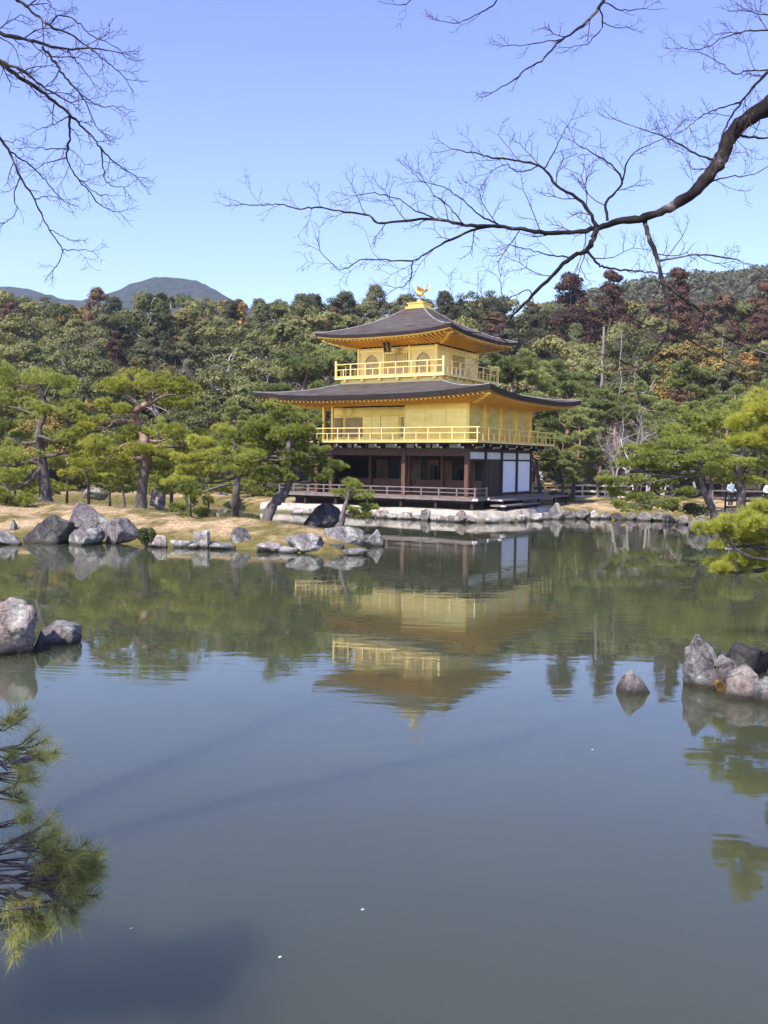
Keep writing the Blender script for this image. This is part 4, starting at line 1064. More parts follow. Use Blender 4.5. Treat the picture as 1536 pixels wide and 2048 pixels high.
garden_pine([(470, 1028), (472, 985), (476, 940), (468, 910), (470, 880)], 0.19, 0.07,
    [(400, 888, 40, 13), (442, 868, 40, 14), (385, 915, 40, 13), (450, 905, 45, 13), (415, 940, 42, 12), (375, 945, 30, 11), (500, 895, 35, 12), (480, 930, 32, 11), (350, 965, 34, 11)], 37.5, 'slim grey trunked pine between the thick pine and the curved one', 3, mat='pine_yellow', group=GI)
garden_pine([(530, 1042), (545, 1012), (572, 982), (580, 945), (577, 900), (582, 865), (574, 838)], 0.21, 0.07,
    [(550, 830, 50, 15), (604, 842, 42, 14), (500, 852, 46, 15), (566, 862, 60, 17), (628, 868, 34, 13), (530, 845, 40, 13), (598, 872, 50, 14), (460, 905, 40, 14), (535, 905, 50, 15), (590, 912, 50, 14), (640, 905, 30, 11), (475, 935, 44, 13), (550, 955, 40, 11), (478, 876, 46, 16), (538, 886, 50, 17), (608, 893, 45, 15), (498, 915, 48, 16), (560, 926, 50, 17), (622, 925, 45, 13), (664, 935, 36, 11), (640, 958, 34, 11), (516, 950, 44, 14), (582, 952, 30, 10)], 34.5, 'largest curved pine on the island tip in front of the pavilion', 4, group=GI, nl=.16)
garden_pine([(680, 1058), (686, 1028), (694, 1000), (698, 980)], 0.12, 0.04,
    [(705, 970, 26, 10), (688, 990, 30, 10), (722, 996, 26, 10), (738, 1018, 30, 8), (700, 1022, 28, 8), (720, 1034, 22, 6)], 32.2, 'small dark pine leaning over the water at the island tip', 5, group=GI, nl=.14)
garden_pine([(385, 1058), (382, 1035), (380, 1010), (376, 985)], 0.06, 0.03,
    [(375, 978, 34, 12), (392, 1002, 38, 12), (365, 1012, 34, 10), (385, 1030, 42, 11), (400, 1048, 36, 9), (365, 1045, 30, 8)], 34.8, 'short bushy pine low on the sunny slope of the island', 6, group=GI, nl=.14)
garden_pine([(178, 998), (176, 965), (170, 940)], 0.08, 0.04,
    [(160, 925, 34, 10), (200, 935, 38, 10), (140, 950, 34, 10), (215, 955, 34, 9), (180, 962, 34, 9)], 47.0, 'thin trunked young pine at the back of the island by an orange rock', 7, mat='pine_yellow', group=GI, dens=.8)
garden_pine([(255, 996), (245, 975), (240, 960)], 0.07, 0.03,
    [(235, 948, 34, 9), (262, 962, 30, 9), (220, 972, 30, 8), (255, 980, 26, 7)], 46.0, 'low yellow green pine bush behind the leaning thick pine', 8, mat='pine_yellow', group=GI, dens=.8)
garden_pine([(340, 1000), (345, 960), (352, 930)], 0.10, 0.04,
    [(330, 920, 40, 12), (370, 915, 38, 12), (345, 945, 42, 11), (318, 960, 34, 10), (375, 965, 36, 10), (340, 985, 34, 8)], 44.0, 'middle sized green pine right behind the short bushy one', 9, group=GI, dens=.8)
garden_pine([(20, 1012), (16, 985), (5, 965)], 0.10, 0.04,
    [(-5, 985, 45, 14), (40, 998, 34, 9), (10, 1015, 40, 10)], 38.0, 'low spreading pine bough shrub over the shaded boulder', 10, group=GI)

for i, (x, yb, yt, D, w, mt, lb) in enumerate([
    (130, 992, 900, 50, 50, 'pine_yellow', 'young yellow green pine between the thick straight pine and the orange rock'), (222, 990, 880, 52, 48, 'pine_green', 'young pine behind the leaning pine and the orange rock'),
    (315, 990, 850, 54, 52, 'pine_green', 'tall young pine just beyond the hooked bare top'), (375, 992, 855, 53, 50, 'pine_green', 'dark young pine between the leaning pine and the slim grey trunk'),
    (418, 996, 900, 56, 46, 'pine_yellow', 'yellow green young pine beside the far shore stones'), (30, 992, 870, 52, 55, 'pine_green', 'young pine left standing behind the thick straight trunk'),
    (505, 998, 905, 60, 44, 'pine_green', 'small pine on the far shore between grey and curved trunks'), (60, 996, 930, 49, 46, 'pine_yellow', 'low yellow pine close behind the thick straight trunk')]):
    rgp = random.Random(100 + i); pads = []
    n_ = max(5, int((yb - yt) / 14))
    for k in range(n_):
        t = (k + .5) / n_; ww = w * (1.05 - .75 * t)
        pads.append((x + rgp.uniform(-.6, .6) * w, yb - 7 - t * (yb - yt - 12), ww * .66 + 10, 10 + 4 * rgp.random()))
    garden_pine([(x, yb), (x + rgp.uniform(-6, 6), (yb + yt) / 2), (x + rgp.uniform(-8, 8), yt)], .09, .03, pads, D, lb, 200 + i, mat=mt, group='young pines behind the island', dens=.9, nl=.2, nw=.024, per=14)

GR = 'spreading pines on the bank beside the pavilion'
garden_pine([(1438, 1034), (1420, 1008), (1404, 975), (1398, 945), (1402, 920)], 0.20, 0.07,
    [(1290, 900, 62, 12), (1368, 886, 60, 12), (1288, 932, 60, 12), (1352, 925, 60, 12), (1424, 908, 66, 12), (1262, 962, 45, 11), (1322, 962, 50, 11), (1272, 992, 50, 10), (1326, 1002, 40, 9), (1236, 985, 34, 9), (1370, 955, 42, 10), (1300, 1016, 40, 8), (1250, 1012, 36, 7), (1330, 905, 50, 11), (1255, 930, 40, 10), (1225, 960, 34, 9), (1310, 945, 50, 11), (1370, 985, 40, 9), (1405, 940, 44, 11), (1345, 870, 44, 11)], 41.5, 'leaning pine whose flat boughs spread low over the bank stones', 11, group=GR, nl=.16)
garden_pine([(1480, 1012), (1482, 975), (1478, 940), (1486, 900), (1480, 860)], 0.24, 0.10,
    [(1442, 850, 60, 16), (1502, 842, 60, 18), (1385, 868, 46, 13), (1525, 884, 50, 16), (1462, 890, 66, 13), (1440, 935, 56, 11), (1512, 930, 50, 12), (1560, 910, 50, 15), (1480, 820, 50, 15), (1540, 960, 40, 10), (1420, 900, 50, 12), (1470, 925, 50, 11), (1400, 835, 44, 12), (1445, 958, 44, 9), (1500, 960, 36, 8), (1500, 870, 50, 13)], 44.5, 'dark thick trunked pine beside the near dark fence', 12, group=GR, nl=.17)
# near pine on the bank: its boughs hang out over the water
garden_pine([(1680, 1330), (1676, 1200), (1650, 1080), (1660, 960), (1640, 840), (1650, 700)], 0.16, 0.06,
    [(1500, 1050, 62, 26), (1440, 1062, 42, 22), (1540, 1030, 46, 22), (1470, 1085, 46, 16), (1440, 1140, 34, 15), (1492, 1122, 46, 20), (1540, 1100, 40, 20), (1545, 1150, 26, 12), (1590, 1080, 60, 24), (1620, 980, 70, 28), (1600, 880, 60, 30), (1585, 940, 40, 20), (1530, 818, 48, 20), (1492, 846, 42, 15), (1545, 868, 40, 15), (1500, 888, 36, 11)], 15.0, 'near pine hanging bright yellow green boughs over the water', 14, mat='pine_yellow', nl=.135, nw=.0065, per=30, dens=2.2, base=(7.55, 15.4, 0.3), group='near trees framing the view')

# ------------------------------------------------------------------ wooded slope
PR = {}
PR['olive_a'] = broadleaf('evergreen_tree', 21, 'leaf_olive'); PR['olive_b'] = broadleaf('evergreen_tree', 22, 'leaf_olive', 10, 3.6); PR['olive_c'] = broadleaf('evergreen_tree', 23, 'leaf_olive', 10, 4.4)
PR['sparse'] = broadleaf('sparse_tree', 24, 'leaf_olive', 12, 3.6, 6000, True)
PR['gold'] = broadleaf('golden_tree', 25, 'leaf_gold', 9, 4.2); PR['orange'] = broadleaf('orange_tree', 26, 'leaf_orange', 9, 3.0, 5500)
PR['dark_a'] = conifer('dark_conifer', 27, 'leaf_dark', 14, 3.2); PR['dark_b'] = conifer('dark_conifer', 28, 'leaf_dark', 14, 3.8)
PR['red_a'] = conifer('cedar_tree', 29, 'leaf_red', 14, 2.8); PR['red_b'] = conifer('cedar_tree', 30, 'leaf_red', 14, 3.3)
PR['pine_a'] = far_pine('pine_tree', 31); PR['pine_b'] = far_pine('pine_tree', 32); PR['pine_c'] = far_pine('pine_tree', 33)
PR['bare_a'] = bare_tree('bare_tree', 34); PR['bare_b'] = bare_tree('bare_tree', 35)
PH = {'olive': 9.8, 'sparse': 11.6, 'gold': 8.8, 'orange': 8.8, 'dark': 14, 'red': 14, 'pine': 9, 'bare': 7.6}
WORDS = {'olive': 'olive green broadleaved tree', 'gold': 'golden green broadleaved tree', 'dark': 'dark green conifer', 'red': 'reddish brown cedar', 'pine': 'soft grey green pine', 'bare': 'leafless grey tree', 'sparse': 'thin crowned tall tree with pale limbs', 'orange': 'orange leaved tree'}
used = set(); tr_rg = random.Random(77)
def place(kind, px, ytop, D, label=None, wide=1.0, var=None):
    c = atY(px, ytop, D); g = gz(c[0], c[1]); fam = kind.split('_')[0]
    keys = [k for k in PR if k.split('_')[0] == fam]; key = var or tr_rg.choice(keys)
    p = PR[key]; s = max(0.3, (c[2] - g) / PH[fam])
    zone = 'behind the island pines' if px < 600 else ('behind the pavilion roofs' if px < 1040 else 'above the pale fence')
    row = 'at the wood foot' if D < 80 else ('halfway up the wood' if D < 112 else 'on the skyline')
    lab = label or f'{WORDS[fam]} {row} {zone}'
    sw = min(max(s, 0.55), 1.45) * wide * (1.25 if fam == 'dark' else 1.0) * tr_rg.uniform(.9, 1.12)
    loc, rz, sc = (c[0], c[1], g), tr_rg.uniform(0, 6.28), (sw, sw * tr_rg.uniform(.9, 1.1), s)
    grp = f'{WORDS[fam]}s {row} {zone}'
    if key not in used:
        used.add(key); p.location = loc; p.rotation_euler = (0, 0, rz); p.scale = sc; p['label'] = lab; p['group'] = grp
        return p
    return dup(p, loc, rz, sc, lab, grp)

# trees one can tell apart
for a in [('red', 195, 578, 138, 'tall rusty cedar standing above the skyline between two blue mountains'), ('olive', 70, 606, 138, 'rounded dark crown on the skyline under the smaller mountain'),
          ('sparse', 310, 572, 118, 'tall thin crowned tree with bare white limbs in front of the larger mountain'), ('orange', 468, 602, 142, 'small orange topped tree at the foot of the larger mountain'),
          ('dark', 752, 574, 140, 'highest dark tree on the skyline near the roof bird'), ('dark', 690, 586, 138, 'pointed dark conifer on the skyline over the rusty cedar'), ('red', 668, 618, 128, 'rusty cedar directly over the corner of the upper roof'),
          ('dark', 604, 592, 140, 'slender dark conifer by the dip in the skyline'), ('dark', 890, 586, 138, 'dark conifer just beyond the roof bird'), ('dark', 990, 602, 138, 'dark conifer behind the thin hanging maple branch'),
          ('red', 1140, 550, 120, 'deep red cedar with a narrow two stepped top'), ('red', 1222, 545, 120, 'tallest red brown cedar above the bare grey trunk'), ('red', 1355, 540, 120, 'red brown cedar crossed by the hanging maple limb'),
          ('red', 1450, 590, 126, 'red brown cedar between the hill and the orange leaves'), ('red', 1530, 566, 122, 'dark red cedar cut by the picture edge'), ('red', 1500, 600, 130, 'smaller red cedar next to the one at the edge'),
          ('gold', 1440, 690, 96, 'golden green spreading tree with a dark gap under its crown'), ('gold', 1362, 690, 100, 'golden green tree below the tall red cedars'), ('olive', 1120, 672, 92, 'dense rounded dark tree above the soft pines beside the roof'),
          ('orange', 1510, 705, 100, 'orange tinted tree at the edge under the red cedars')]:
    place(*a)
# pines close behind the pavilion and the fence
for x, y, D, w in [(1012, 722, 67, 1), (1065, 702, 74, 1), (1122, 724, 66, 1), (1085, 790, 62, 1), (1150, 800, 62, .9), (1185, 762, 70, 1), (1245, 792, 66, 1), (1292, 752, 72, 1.1), (1345, 735, 76, 1), (1405, 745, 74, 1.1), (1462, 772, 68, 1), (1525, 745, 70, 1.1), (1120, 870, 60.5, .9), (1200, 880, 62, .9), (1580, 760, 68, 1), (1350, 830, 62, 1), (1430, 810, 62, 1),
                   (600, 722, 70, 1), (648, 705, 74, 1), (570, 772, 67, 1), (520, 790, 70, 1), (610, 812, 66, .9), (470, 800, 68, 1), (415, 800, 70, .9), (700, 690, 78, 1)]:
    place('pine', x, y, D, None, w)
for x, y, D in [(1262, 805, 60), (1298, 825, 60.5), (1225, 835, 59.5), (1330, 845, 61), (1240, 815, 64), (1275, 800, 67), (1215, 850, 63), (1300, 850, 64), (1180, 850, 65), (1330, 800, 70), (390, 700, 92), (300, 690, 96), (520, 690, 88), (1400, 800, 66)]:
    place('bare', x, y, D)
# tall bare trunks
for x, y0, y1, D, r, lb in [(1206, 655, 790, 84, .19, 'tall grey dead trunk standing clear of the dark wood'), (1272, 745, 800, 82, .09, 'thin pale trunk in the dark wood'), (1244, 660, 800, 86, .09, 'slender pale trunk close to the tall dead one'), (1448, 665, 700, 104, .13, 'short white stem high in the wood')]:
    a = atY(x, y0, D); g = gz(a[0], a[1]); m_ = MB(); rg = np.random.default_rng(int(x))
    root = empty('dead_trunk', (a[0], a[1], g), lb, 'tree trunk', 'bare trunks in the wood')
    m_.tube([(0.1 * rg.normal(), .1 * rg.normal(), z) for z in np.linspace(-.3, a[2] - g, 10)], np.linspace(r, r * .55, 10), 7)
    for _ in range(7):
        z = rg.uniform(.45, .95) * (a[2] - g); q = rg.uniform(0, 6.28); L = rg.uniform(.5, 1.6)
        m_.tube([(0, 0, z), (L * .5 * math.cos(q), L * .5 * math.sin(q), z + .12), (L * math.cos(q), L * math.sin(q), z + .1 * rg.normal())], [r * .3, r * .2, .02], 4)
    m_.build('trunk', M['bark_dead'], root, True)
# rows filling the slope
rows = [(66, 815, 4.6), (74, 772, 4.6), (83, 735, 4.4), (93, 700, 4.6), (104, 672, 4.6), (116, 648, 4.8), (128, 628, 5.0), (142, 610, 4.6), (150, 606, 4.2)]
for ri, (D, yt, sp) in enumerate(rows):
    px = -170 + tr_rg.uniform(0, 60)
    while px < (2050 if ri < 4 else 1710):
        x, d, y = px + tr_rg.uniform(-14, 14), D + tr_rg.uniform(-3.5, 3.5), yt + tr_rg.uniform(-20, 22)
        px += sp * F_PX / D * tr_rg.uniform(.85, 1.2)
        if D < 80 and 500 < x < 1080: continue
        if 640 < x < 1000 and D < 100: continue
        rr = tr_rg.random()
        if x > 1050: 
            kind = 'pine' if ri < 2 else ('olive' if rr < .42 else 'sparse' if rr < .5 else 'dark' if rr < .62 else 'gold' if rr < .72 else 'bare' if rr < .82 else 'red') if ri < 5 else ('red' if rr < .5 else 'dark' if rr < .66 else 'olive')
            if ri < 5: y += 12
        elif x > 620: kind = 'dark' if rr < .3 else ('olive' if rr < .8 else 'red')
        else:
            kind = ('olive' if rr < .62 else 'pine' if rr < .8 else 'gold') if ri < 2 else (('olive' if rr < .58 else 'sparse' if rr < .70 else 'dark' if rr < .78 else 'gold' if rr < .86 else 'bare' if rr < .95 else 'pine') if ri < 5 else ('olive' if rr < .66 else 'dark' if rr < .8 else 'gold' if rr < .88 else 'red'))
        if ri == 8: y = yt + tr_rg.uniform(-8, 10)
        place(kind, x, y, d)
for k, p in PR.items():
    if k not in used: place(k.split('_')[0], -150 - 30 * len(k), 700, 96, var=k)

# forest on the hill beyond: too many to count
rg = np.random.default_rng(5)
n = 5200
X = rg.uniform(15, 420, n); Y = rg.uniform(205, 470, n); keep = (X / Y < 0.62) & (X / Y > 0.06); X, Y = X[keep], Y[keep]
Z = height(X, Y); hm = MB()
C = np.stack((X, Y, Z + 1.6), 1); k = 12
d = rnd_dirs(rg, len(C) * k); d[:, 2] = np.abs(d[:, 2])
sz = np.repeat(rg.uniform(1.9, 3.6, (len(C), 1)), k, 0)
leaf_quads(hm, np.repeat(C, k, 0) + d * sz * np.array((1, 1, .95)), d, 0.95, rg, .8, .5)
tag(hm.build('hill_forest', M['leaf_dark']), 'mixed forest covering the hill beyond the red cedars', 'forest', kind='stuff')

# undergrowth shrubs
def shrub(px, py, z, wpx, hpx, seed, label, mat='shrub'):
    rg = np.random.default_rng(seed); c = atZ(px, py, z); S = c[1] / F_PX
    w, h = wpx * S / 2, hpx * S; n = int(900 + 900 * w)
    root = empty('shrub', (c[0], c[1], z), label, 'shrub', 'low shrubs')
    m_, t_ = MB(), MB()
    k = 9; cc = np.stack((rg.uniform(-.7, .7, k) * w, rg.uniform(-.5, .5, k) * w, rg.uniform(.3, .75, k) * h), 1)
    d = rnd_dirs(rg, n); P = cc[rg.integers(0, k, n)] + d * np.array((w * .38, w * .38, h * .3))
    leaf_quads(m_, P, d + np.array((0, 0, .4)), 0.055, rg, .6, .6)
    for q in cc: t_.tube([(0, 0, -.05), q * .5, q], [.02, .015, .006], 4)
    t_.build('stems', M['bark_forest'], root); m_.build('foliage', M[mat], root)
shrub(291, 1090, 0.05, 44, 34, 1, 'small dark green shrub at the water between boulder and square stones')
for i, (x, y, w, h, lb) in enumerate([(1125, 1003, 54, 20, 'low brownish shrub behind the end of the side bench'), (1172, 995, 46, 22, 'rounded green shrub in front of the pale fence'), (1390, 1032, 56, 26, 'dark shrub at the foot of the leaning pine'), (1215, 990, 40, 16, 'small shrub on the sand edge under the far pine boughs'), (455, 985, 60, 18, 'low green shrub on the far shore behind the grey trunk'), (540, 990, 50, 18, 'green shrub on the far shore by the veranda end'), (400, 985, 60, 18, 'green shrub on the far shore behind the bushy pine'), (1345, 1022, 50, 18, 'low yellow brown shrub on the dry bank')]):
    shrub(x, y, 0.62, w, h, 10 + i, lb)

# dry grass tufts on the island
rg = np.random.default_rng(8); n = 26000
X = rg.uniform(-30, 0, n); Y = rg.uniform(30.5, 47, n); si = sdist(ISLAND, X, Y); k = si > 0.35; X, Y = X[k], Y[k]
P = np.stack((X, Y, height(X, Y) - .01), 1); gm = MB()
needles(gm, P, np.tile((0, 0, 1.0), (len(P), 1)), 3, 0.075, 0.012, rg, .8)
M['dry_grass'] = foliage('dry_grass', (0.22, 0.16, 0.07), (0.42, 0.32, 0.17), (0.20, 0.19, 0.05), 0.5, 0.3, 0)
tag(gm.build('grass', M['dry_grass']), 'short dry grass growing over the island', 'grass', kind='stuff')

# ------------------------------------------------------------------ fences, bench, visitors
def fence(name, a, b, za, hgt, step, mat, label, rails=(1.0, 0.5), w=0.09, seed=0):
    """post and rail fence from a to b (x, y)"""
    rg = random.Random(seed); L = math.hypot(b[0] - a[0], b[1] - a[1]); n = max(2, round(L / step))
    root = empty(name, (a[0], a[1], za), label, 'fence', 'post and rail fences')
    P = lambda t: ((b[0] - a[0]) * t, (b[1] - a[1]) * t)
    for i in range(n + 1):
        x, y = P(i / n); m_ = MB(); m_.tube([(x, y, -.2), (x, y, hgt * .6), (x, y, hgt * rg.uniform(.98, 1.06))], [w * .55, w * .5, w * .5], 8); m_.build('post', M[mat], root, True)
    for r_ in rails:
        m_ = MB()
        for i in range(n):
            x, y = P(i / n); x2, y2 = P((i + 1) / n)
            m_.obox((x, y - .07, hgt * r_ + rg.uniform(-.02, .02)), (x2, y2 - .07, hgt * r_ + rg.uniform(-.02, .02)), w * .75, w)
        m_.build('rail', M[mat], root)
fa, fb = atZ(1050, 1001, .62), atZ(1262, 1005, .62)
fence('rail_fence', (8.4, 62.5), (17.2, 62.8), 0.62, 0.86, 1.9, 'pale_wood', 'long pale timber fence behind the pavilion with two rails', (1.0, .52, .12), .13, 1)
fence('rail_fence', (17.9, 47.6), (24.5, 48.6), 0.55, 0.95, 1.05, 'dark_wood', 'dark weathered fence beside the thick trunked pine with visitors behind', (1.0, .62, .25), .10, 3)
fence('rail_fence', (19.0, 52.5), (27.0, 53.5), 0.60, 0.9, 1.5, 'rail_wood', 'weathered fence line behind the visitors', (1.0, .55), .08, 4)
bx0 = atZ(1116, 972, 1.0)
root = empty('bench', (12.6, 66.0, 0.62), 'yellow wooden bench with a back behind the pale fence', 'bench')
m_ = MB(); m_.box(-1.0, 1.0, -.22, .22, .42, .48); m_.build('seat', M['yellow_wood'], root)
m_ = MB(); m_.box(-1.0, 1.0, .2, .25, .66, .92); m_.build('backrest', M['yellow_wood'], root)
for x in (-.85, .85):
    m_ = MB(); m_.box(x - .04, x + .04, -.2, .25, 0, .419); m_.build('leg', M['yellow_wood'], root)
    m_ = MB(); m_.box(x - .04, x + .04, .251, .30, .3, .95); m_.build('back_post', M['yellow_wood'], root)

def plain(name, c1, c2, scale=6, rough=.7):
    M[name] = noisy(name, [(0.3, c1), (0.7, c2)], scale, rough); return M[name]
plain('skin', (0.50, 0.33, 0.25), (0.58, 0.39, 0.30)); plain('hair', (0.015, 0.012, 0.011), (0.03, 0.024, 0.02), 20, .45)
plain('white_cloth', (0.76, 0.76, 0.77), (0.84, 0.84, 0.84)); plain('grey_cloth', (0.22, 0.23, 0.27), (0.32, 0.33, 0.38)); plain('dark_cloth', (0.025, 0.028, 0.04), (0.05, 0.055, 0.075)); plain('blue_cloth', (0.25, 0.32, 0.35), (0.36, 0.44, 0.47)); plain('pink_cloth', (0.45, 0.3, 0.33), (0.55, 0.38, 0.4))

def skin_mesh(name, V, Ed, rad, mat, parent, sub=2, root_i=0):
    me = bpy.data.meshes.new(name); me.from_pydata(V, Ed, [])
    o = bpy.data.objects.new(name + '_src', me); COL.objects.link(o)
    md = o.modifiers.new('skin', 'SKIN')
    for i, r_ in enumerate(rad):
        sv = me.skin_vertices[0].data[i]; sv.radius = (r_, r_) if not isinstance(r_, tuple) else r_
        sv.use_root = (i == root_i)
    sb = o.modifiers.new('sub', 'SUBSURF'); sb.levels = sub; sb.render_levels = sub
    bpy.context.view_layer.update()
    m2 = bpy.data.meshes.new_from_object(o.evaluated_get(bpy.context.evaluated_depsgraph_get()))
    bpy.data.objects.remove(o); m2.name = name
    m2.materials.clear(); m2.materials.append(M[mat])
    for p in m2.polygons: p.use_smooth = True
    r = bpy.data.objects.new(name, m2); COL.objects.link(r); r.parent = parent
    return r

def person(loc, rz, H, top, trousers, label, bag=False, lean=0.0, reach=0.25):
    s = H / 1.7
    root = empty('person', loc, label, 'person', 'visitors at the fence', rz)
    L = lambda x, y, z: (x * s, (y - lean * max(0, z - .9) * 1.0) * s, z * s)
    # 0 pelvis 1 waist 2 chest 3 neck 4 head 5 crown | 6.. arms | legs
    V = [L(0, 0, .92), L(0, 0, 1.08), L(0, -.01, 1.30), L(0, 0, 1.46), L(0, -.02, 1.56), L(0, -.01, 1.66)]
    Ed = [(0, 1), (1, 2), (2, 3), (3, 4), (4, 5)]; rad = [(.15 * s, .11 * s), (.13 * s, .1 * s), (.16 * s, .11 * s), .055 * s, .085 * s, .075 * s]
    arm = {}
    for sd in (-1, 1):
        i = len(V); V += [L(.18 * sd, 0, 1.39), L(.235 * sd, .02, 1.13), L(.20 * sd, -reach, 1.02), L(.18 * sd, -reach - .10, 1.03)]
        Ed += [(2, i), (i, i + 1), (i + 1, i + 2), (i + 2, i + 3)]; rad += [.058 * s, .045 * s, .034 * s, (.036 * s, .02 * s)]; arm[sd] = i
        for f in range(4):
            j = len(V); fx = .18 * sd + (f - 1.5) * .02
            V += [L(fx, -reach - .15, 1.025), L(fx, -reach - .185 + .008 * abs(f - 1.5), 1.0)]; Ed += [(i + 3, j), (j, j + 1)]; rad += [.010 * s, .008 * s]
        j = len(V); V += [L(.18 * sd - .05 * sd, -reach - .09, 1.01)]; Ed += [(i + 3, j)]; rad += [.010 * s]
    for sd in (-1, 1):
        i = len(V); V += [L(.09 * sd, 0, .84), L(.10 * sd, -.01, .48), L(.10 * sd, .02, .08), L(.10 * sd, -.12, .03)]
        Ed += [(0, i), (i, i + 1), (i + 1, i + 2), (i + 2, i + 3)]; rad += [.09 * s, .058 * s, .042 * s, .038 * s]
    skin_mesh('body', V, Ed, rad, 'skin', root, 1)
    # jacket
    V2 = [L(0, 0, .86), L(0, 0, 1.08), L(0, -.01, 1.30), L(0, 0, 1.43)]; E2_ = [(0, 1), (1, 2), (2, 3)]; r2 = [(.185 * s, .14 * s), (.165 * s, .13 * s), (.19 * s, .14 * s), .085 * s]
    for sd in (-1, 1):
        i = len(V2); V2 += [L(.19 * sd, 0, 1.38), L(.24 * sd, .02, 1.13), L(.205 * sd, -reach + .02, 1.03)]; E2_ += [(2, i), (i, i + 1), (i + 1, i + 2)]; r2 += [.078 * s, .065 * s, .052 * s]
    skin_mesh('jacket', V2, E2_, r2, top, root, 2)
    V3 = [L(0, 0, .90)]; E3_ = []; r3 = [(.165 * s, .125 * s)]
    for sd in (-1, 1):
        i = len(V3); V3 += [L(.09 * sd, 0, .80), L(.10 * sd, -.01, .48), L(.10 * sd, .02, .10)]; E3_ += [(0, i), (i, i + 1), (i + 1, i + 2)]; r3 += [.108 * s, .078 * s, .066 * s]
    skin_mesh('trousers', V3, E3_, r3, trousers, root, 2)
    hv = [L(0, .03, 1.58), L(0, .02, 1.67), L(0, .045, 1.48)]
    skin_mesh('hair', hv, [(0, 1), (0, 2)], [.098 * s, .092 * s, .075 * s], 'hair', root, 2)
    for nm, off, rr in (('nose', (0, -.108, 1.565), .014),):
        m_ = MB(); m_.tube([L(0, -.085, 1.585), L(0, -.115, 1.56)], [.008 * s, .016 * s], 6); m_.build('nose', M['skin'], root, True)
    for sd in (-1, 1):
        m_ = MB(); m_.tube([L(.033 * sd, -.092, 1.588), L(.033 * sd, -.101, 1.588)], [.012 * s, .009 * s], 6); m_.build('eye', M['hair'], root, True)
        m_ = MB(); m_.tube([L(.085 * sd, 0, 1.59), L(.095 * sd, .01, 1.57), L(.085 * sd, 0, 1.545)], [.012 * s, .018 * s, .01 * s], 6); m_.build('ear', M['skin'], root, True)
    m_ = MB(); m_.box(-.03 * s, .03 * s, (-.1 - lean * .63) * s, (-.09 - lean * .63) * s, 1.525 * s, 1.535 * s); m_.build('mouth', M['pink_cloth'], root)
    return root
person((20.7, 49.3, gz(20.7, 49.3) - .02), R(35), 1.62, 'white_cloth', 'dark_cloth', 'person in a white jacket with dark hair leaning on the dark fence', lean=.28)
person((21.3, 49.7, gz(21.3, 49.7) - .02), R(-20), 1.72, 'grey_cloth', 'dark_cloth', 'person in a grey jacket standing behind the one in white')
person((19.62, 51.4, gz(19.62, 51.4) - .02), R(20), 1.56, 'blue_cloth', 'dark_cloth', 'person in a pale blue jacket half hidden beside the thick pine trunk')
root = empty('shoulder_bag', (20.35, 47.9, 0.98), 'white square bag hanging on the dark fence', 'bag')
m_ = MB(); m_.box(-.2, .2, -.27, -.16, -.12, .22); m_.build('bag_body', M['white_cloth'], root)
m_ = MB(); m_.tube(smooth_path([(-.15, -.215, .2), (-.12, -.215, .5), (0, -.2, .56), (.12, -.215, .5), (.15, -.215, .2)], 4), .012, 5); m_.build('strap', M['dark_cloth'], root)

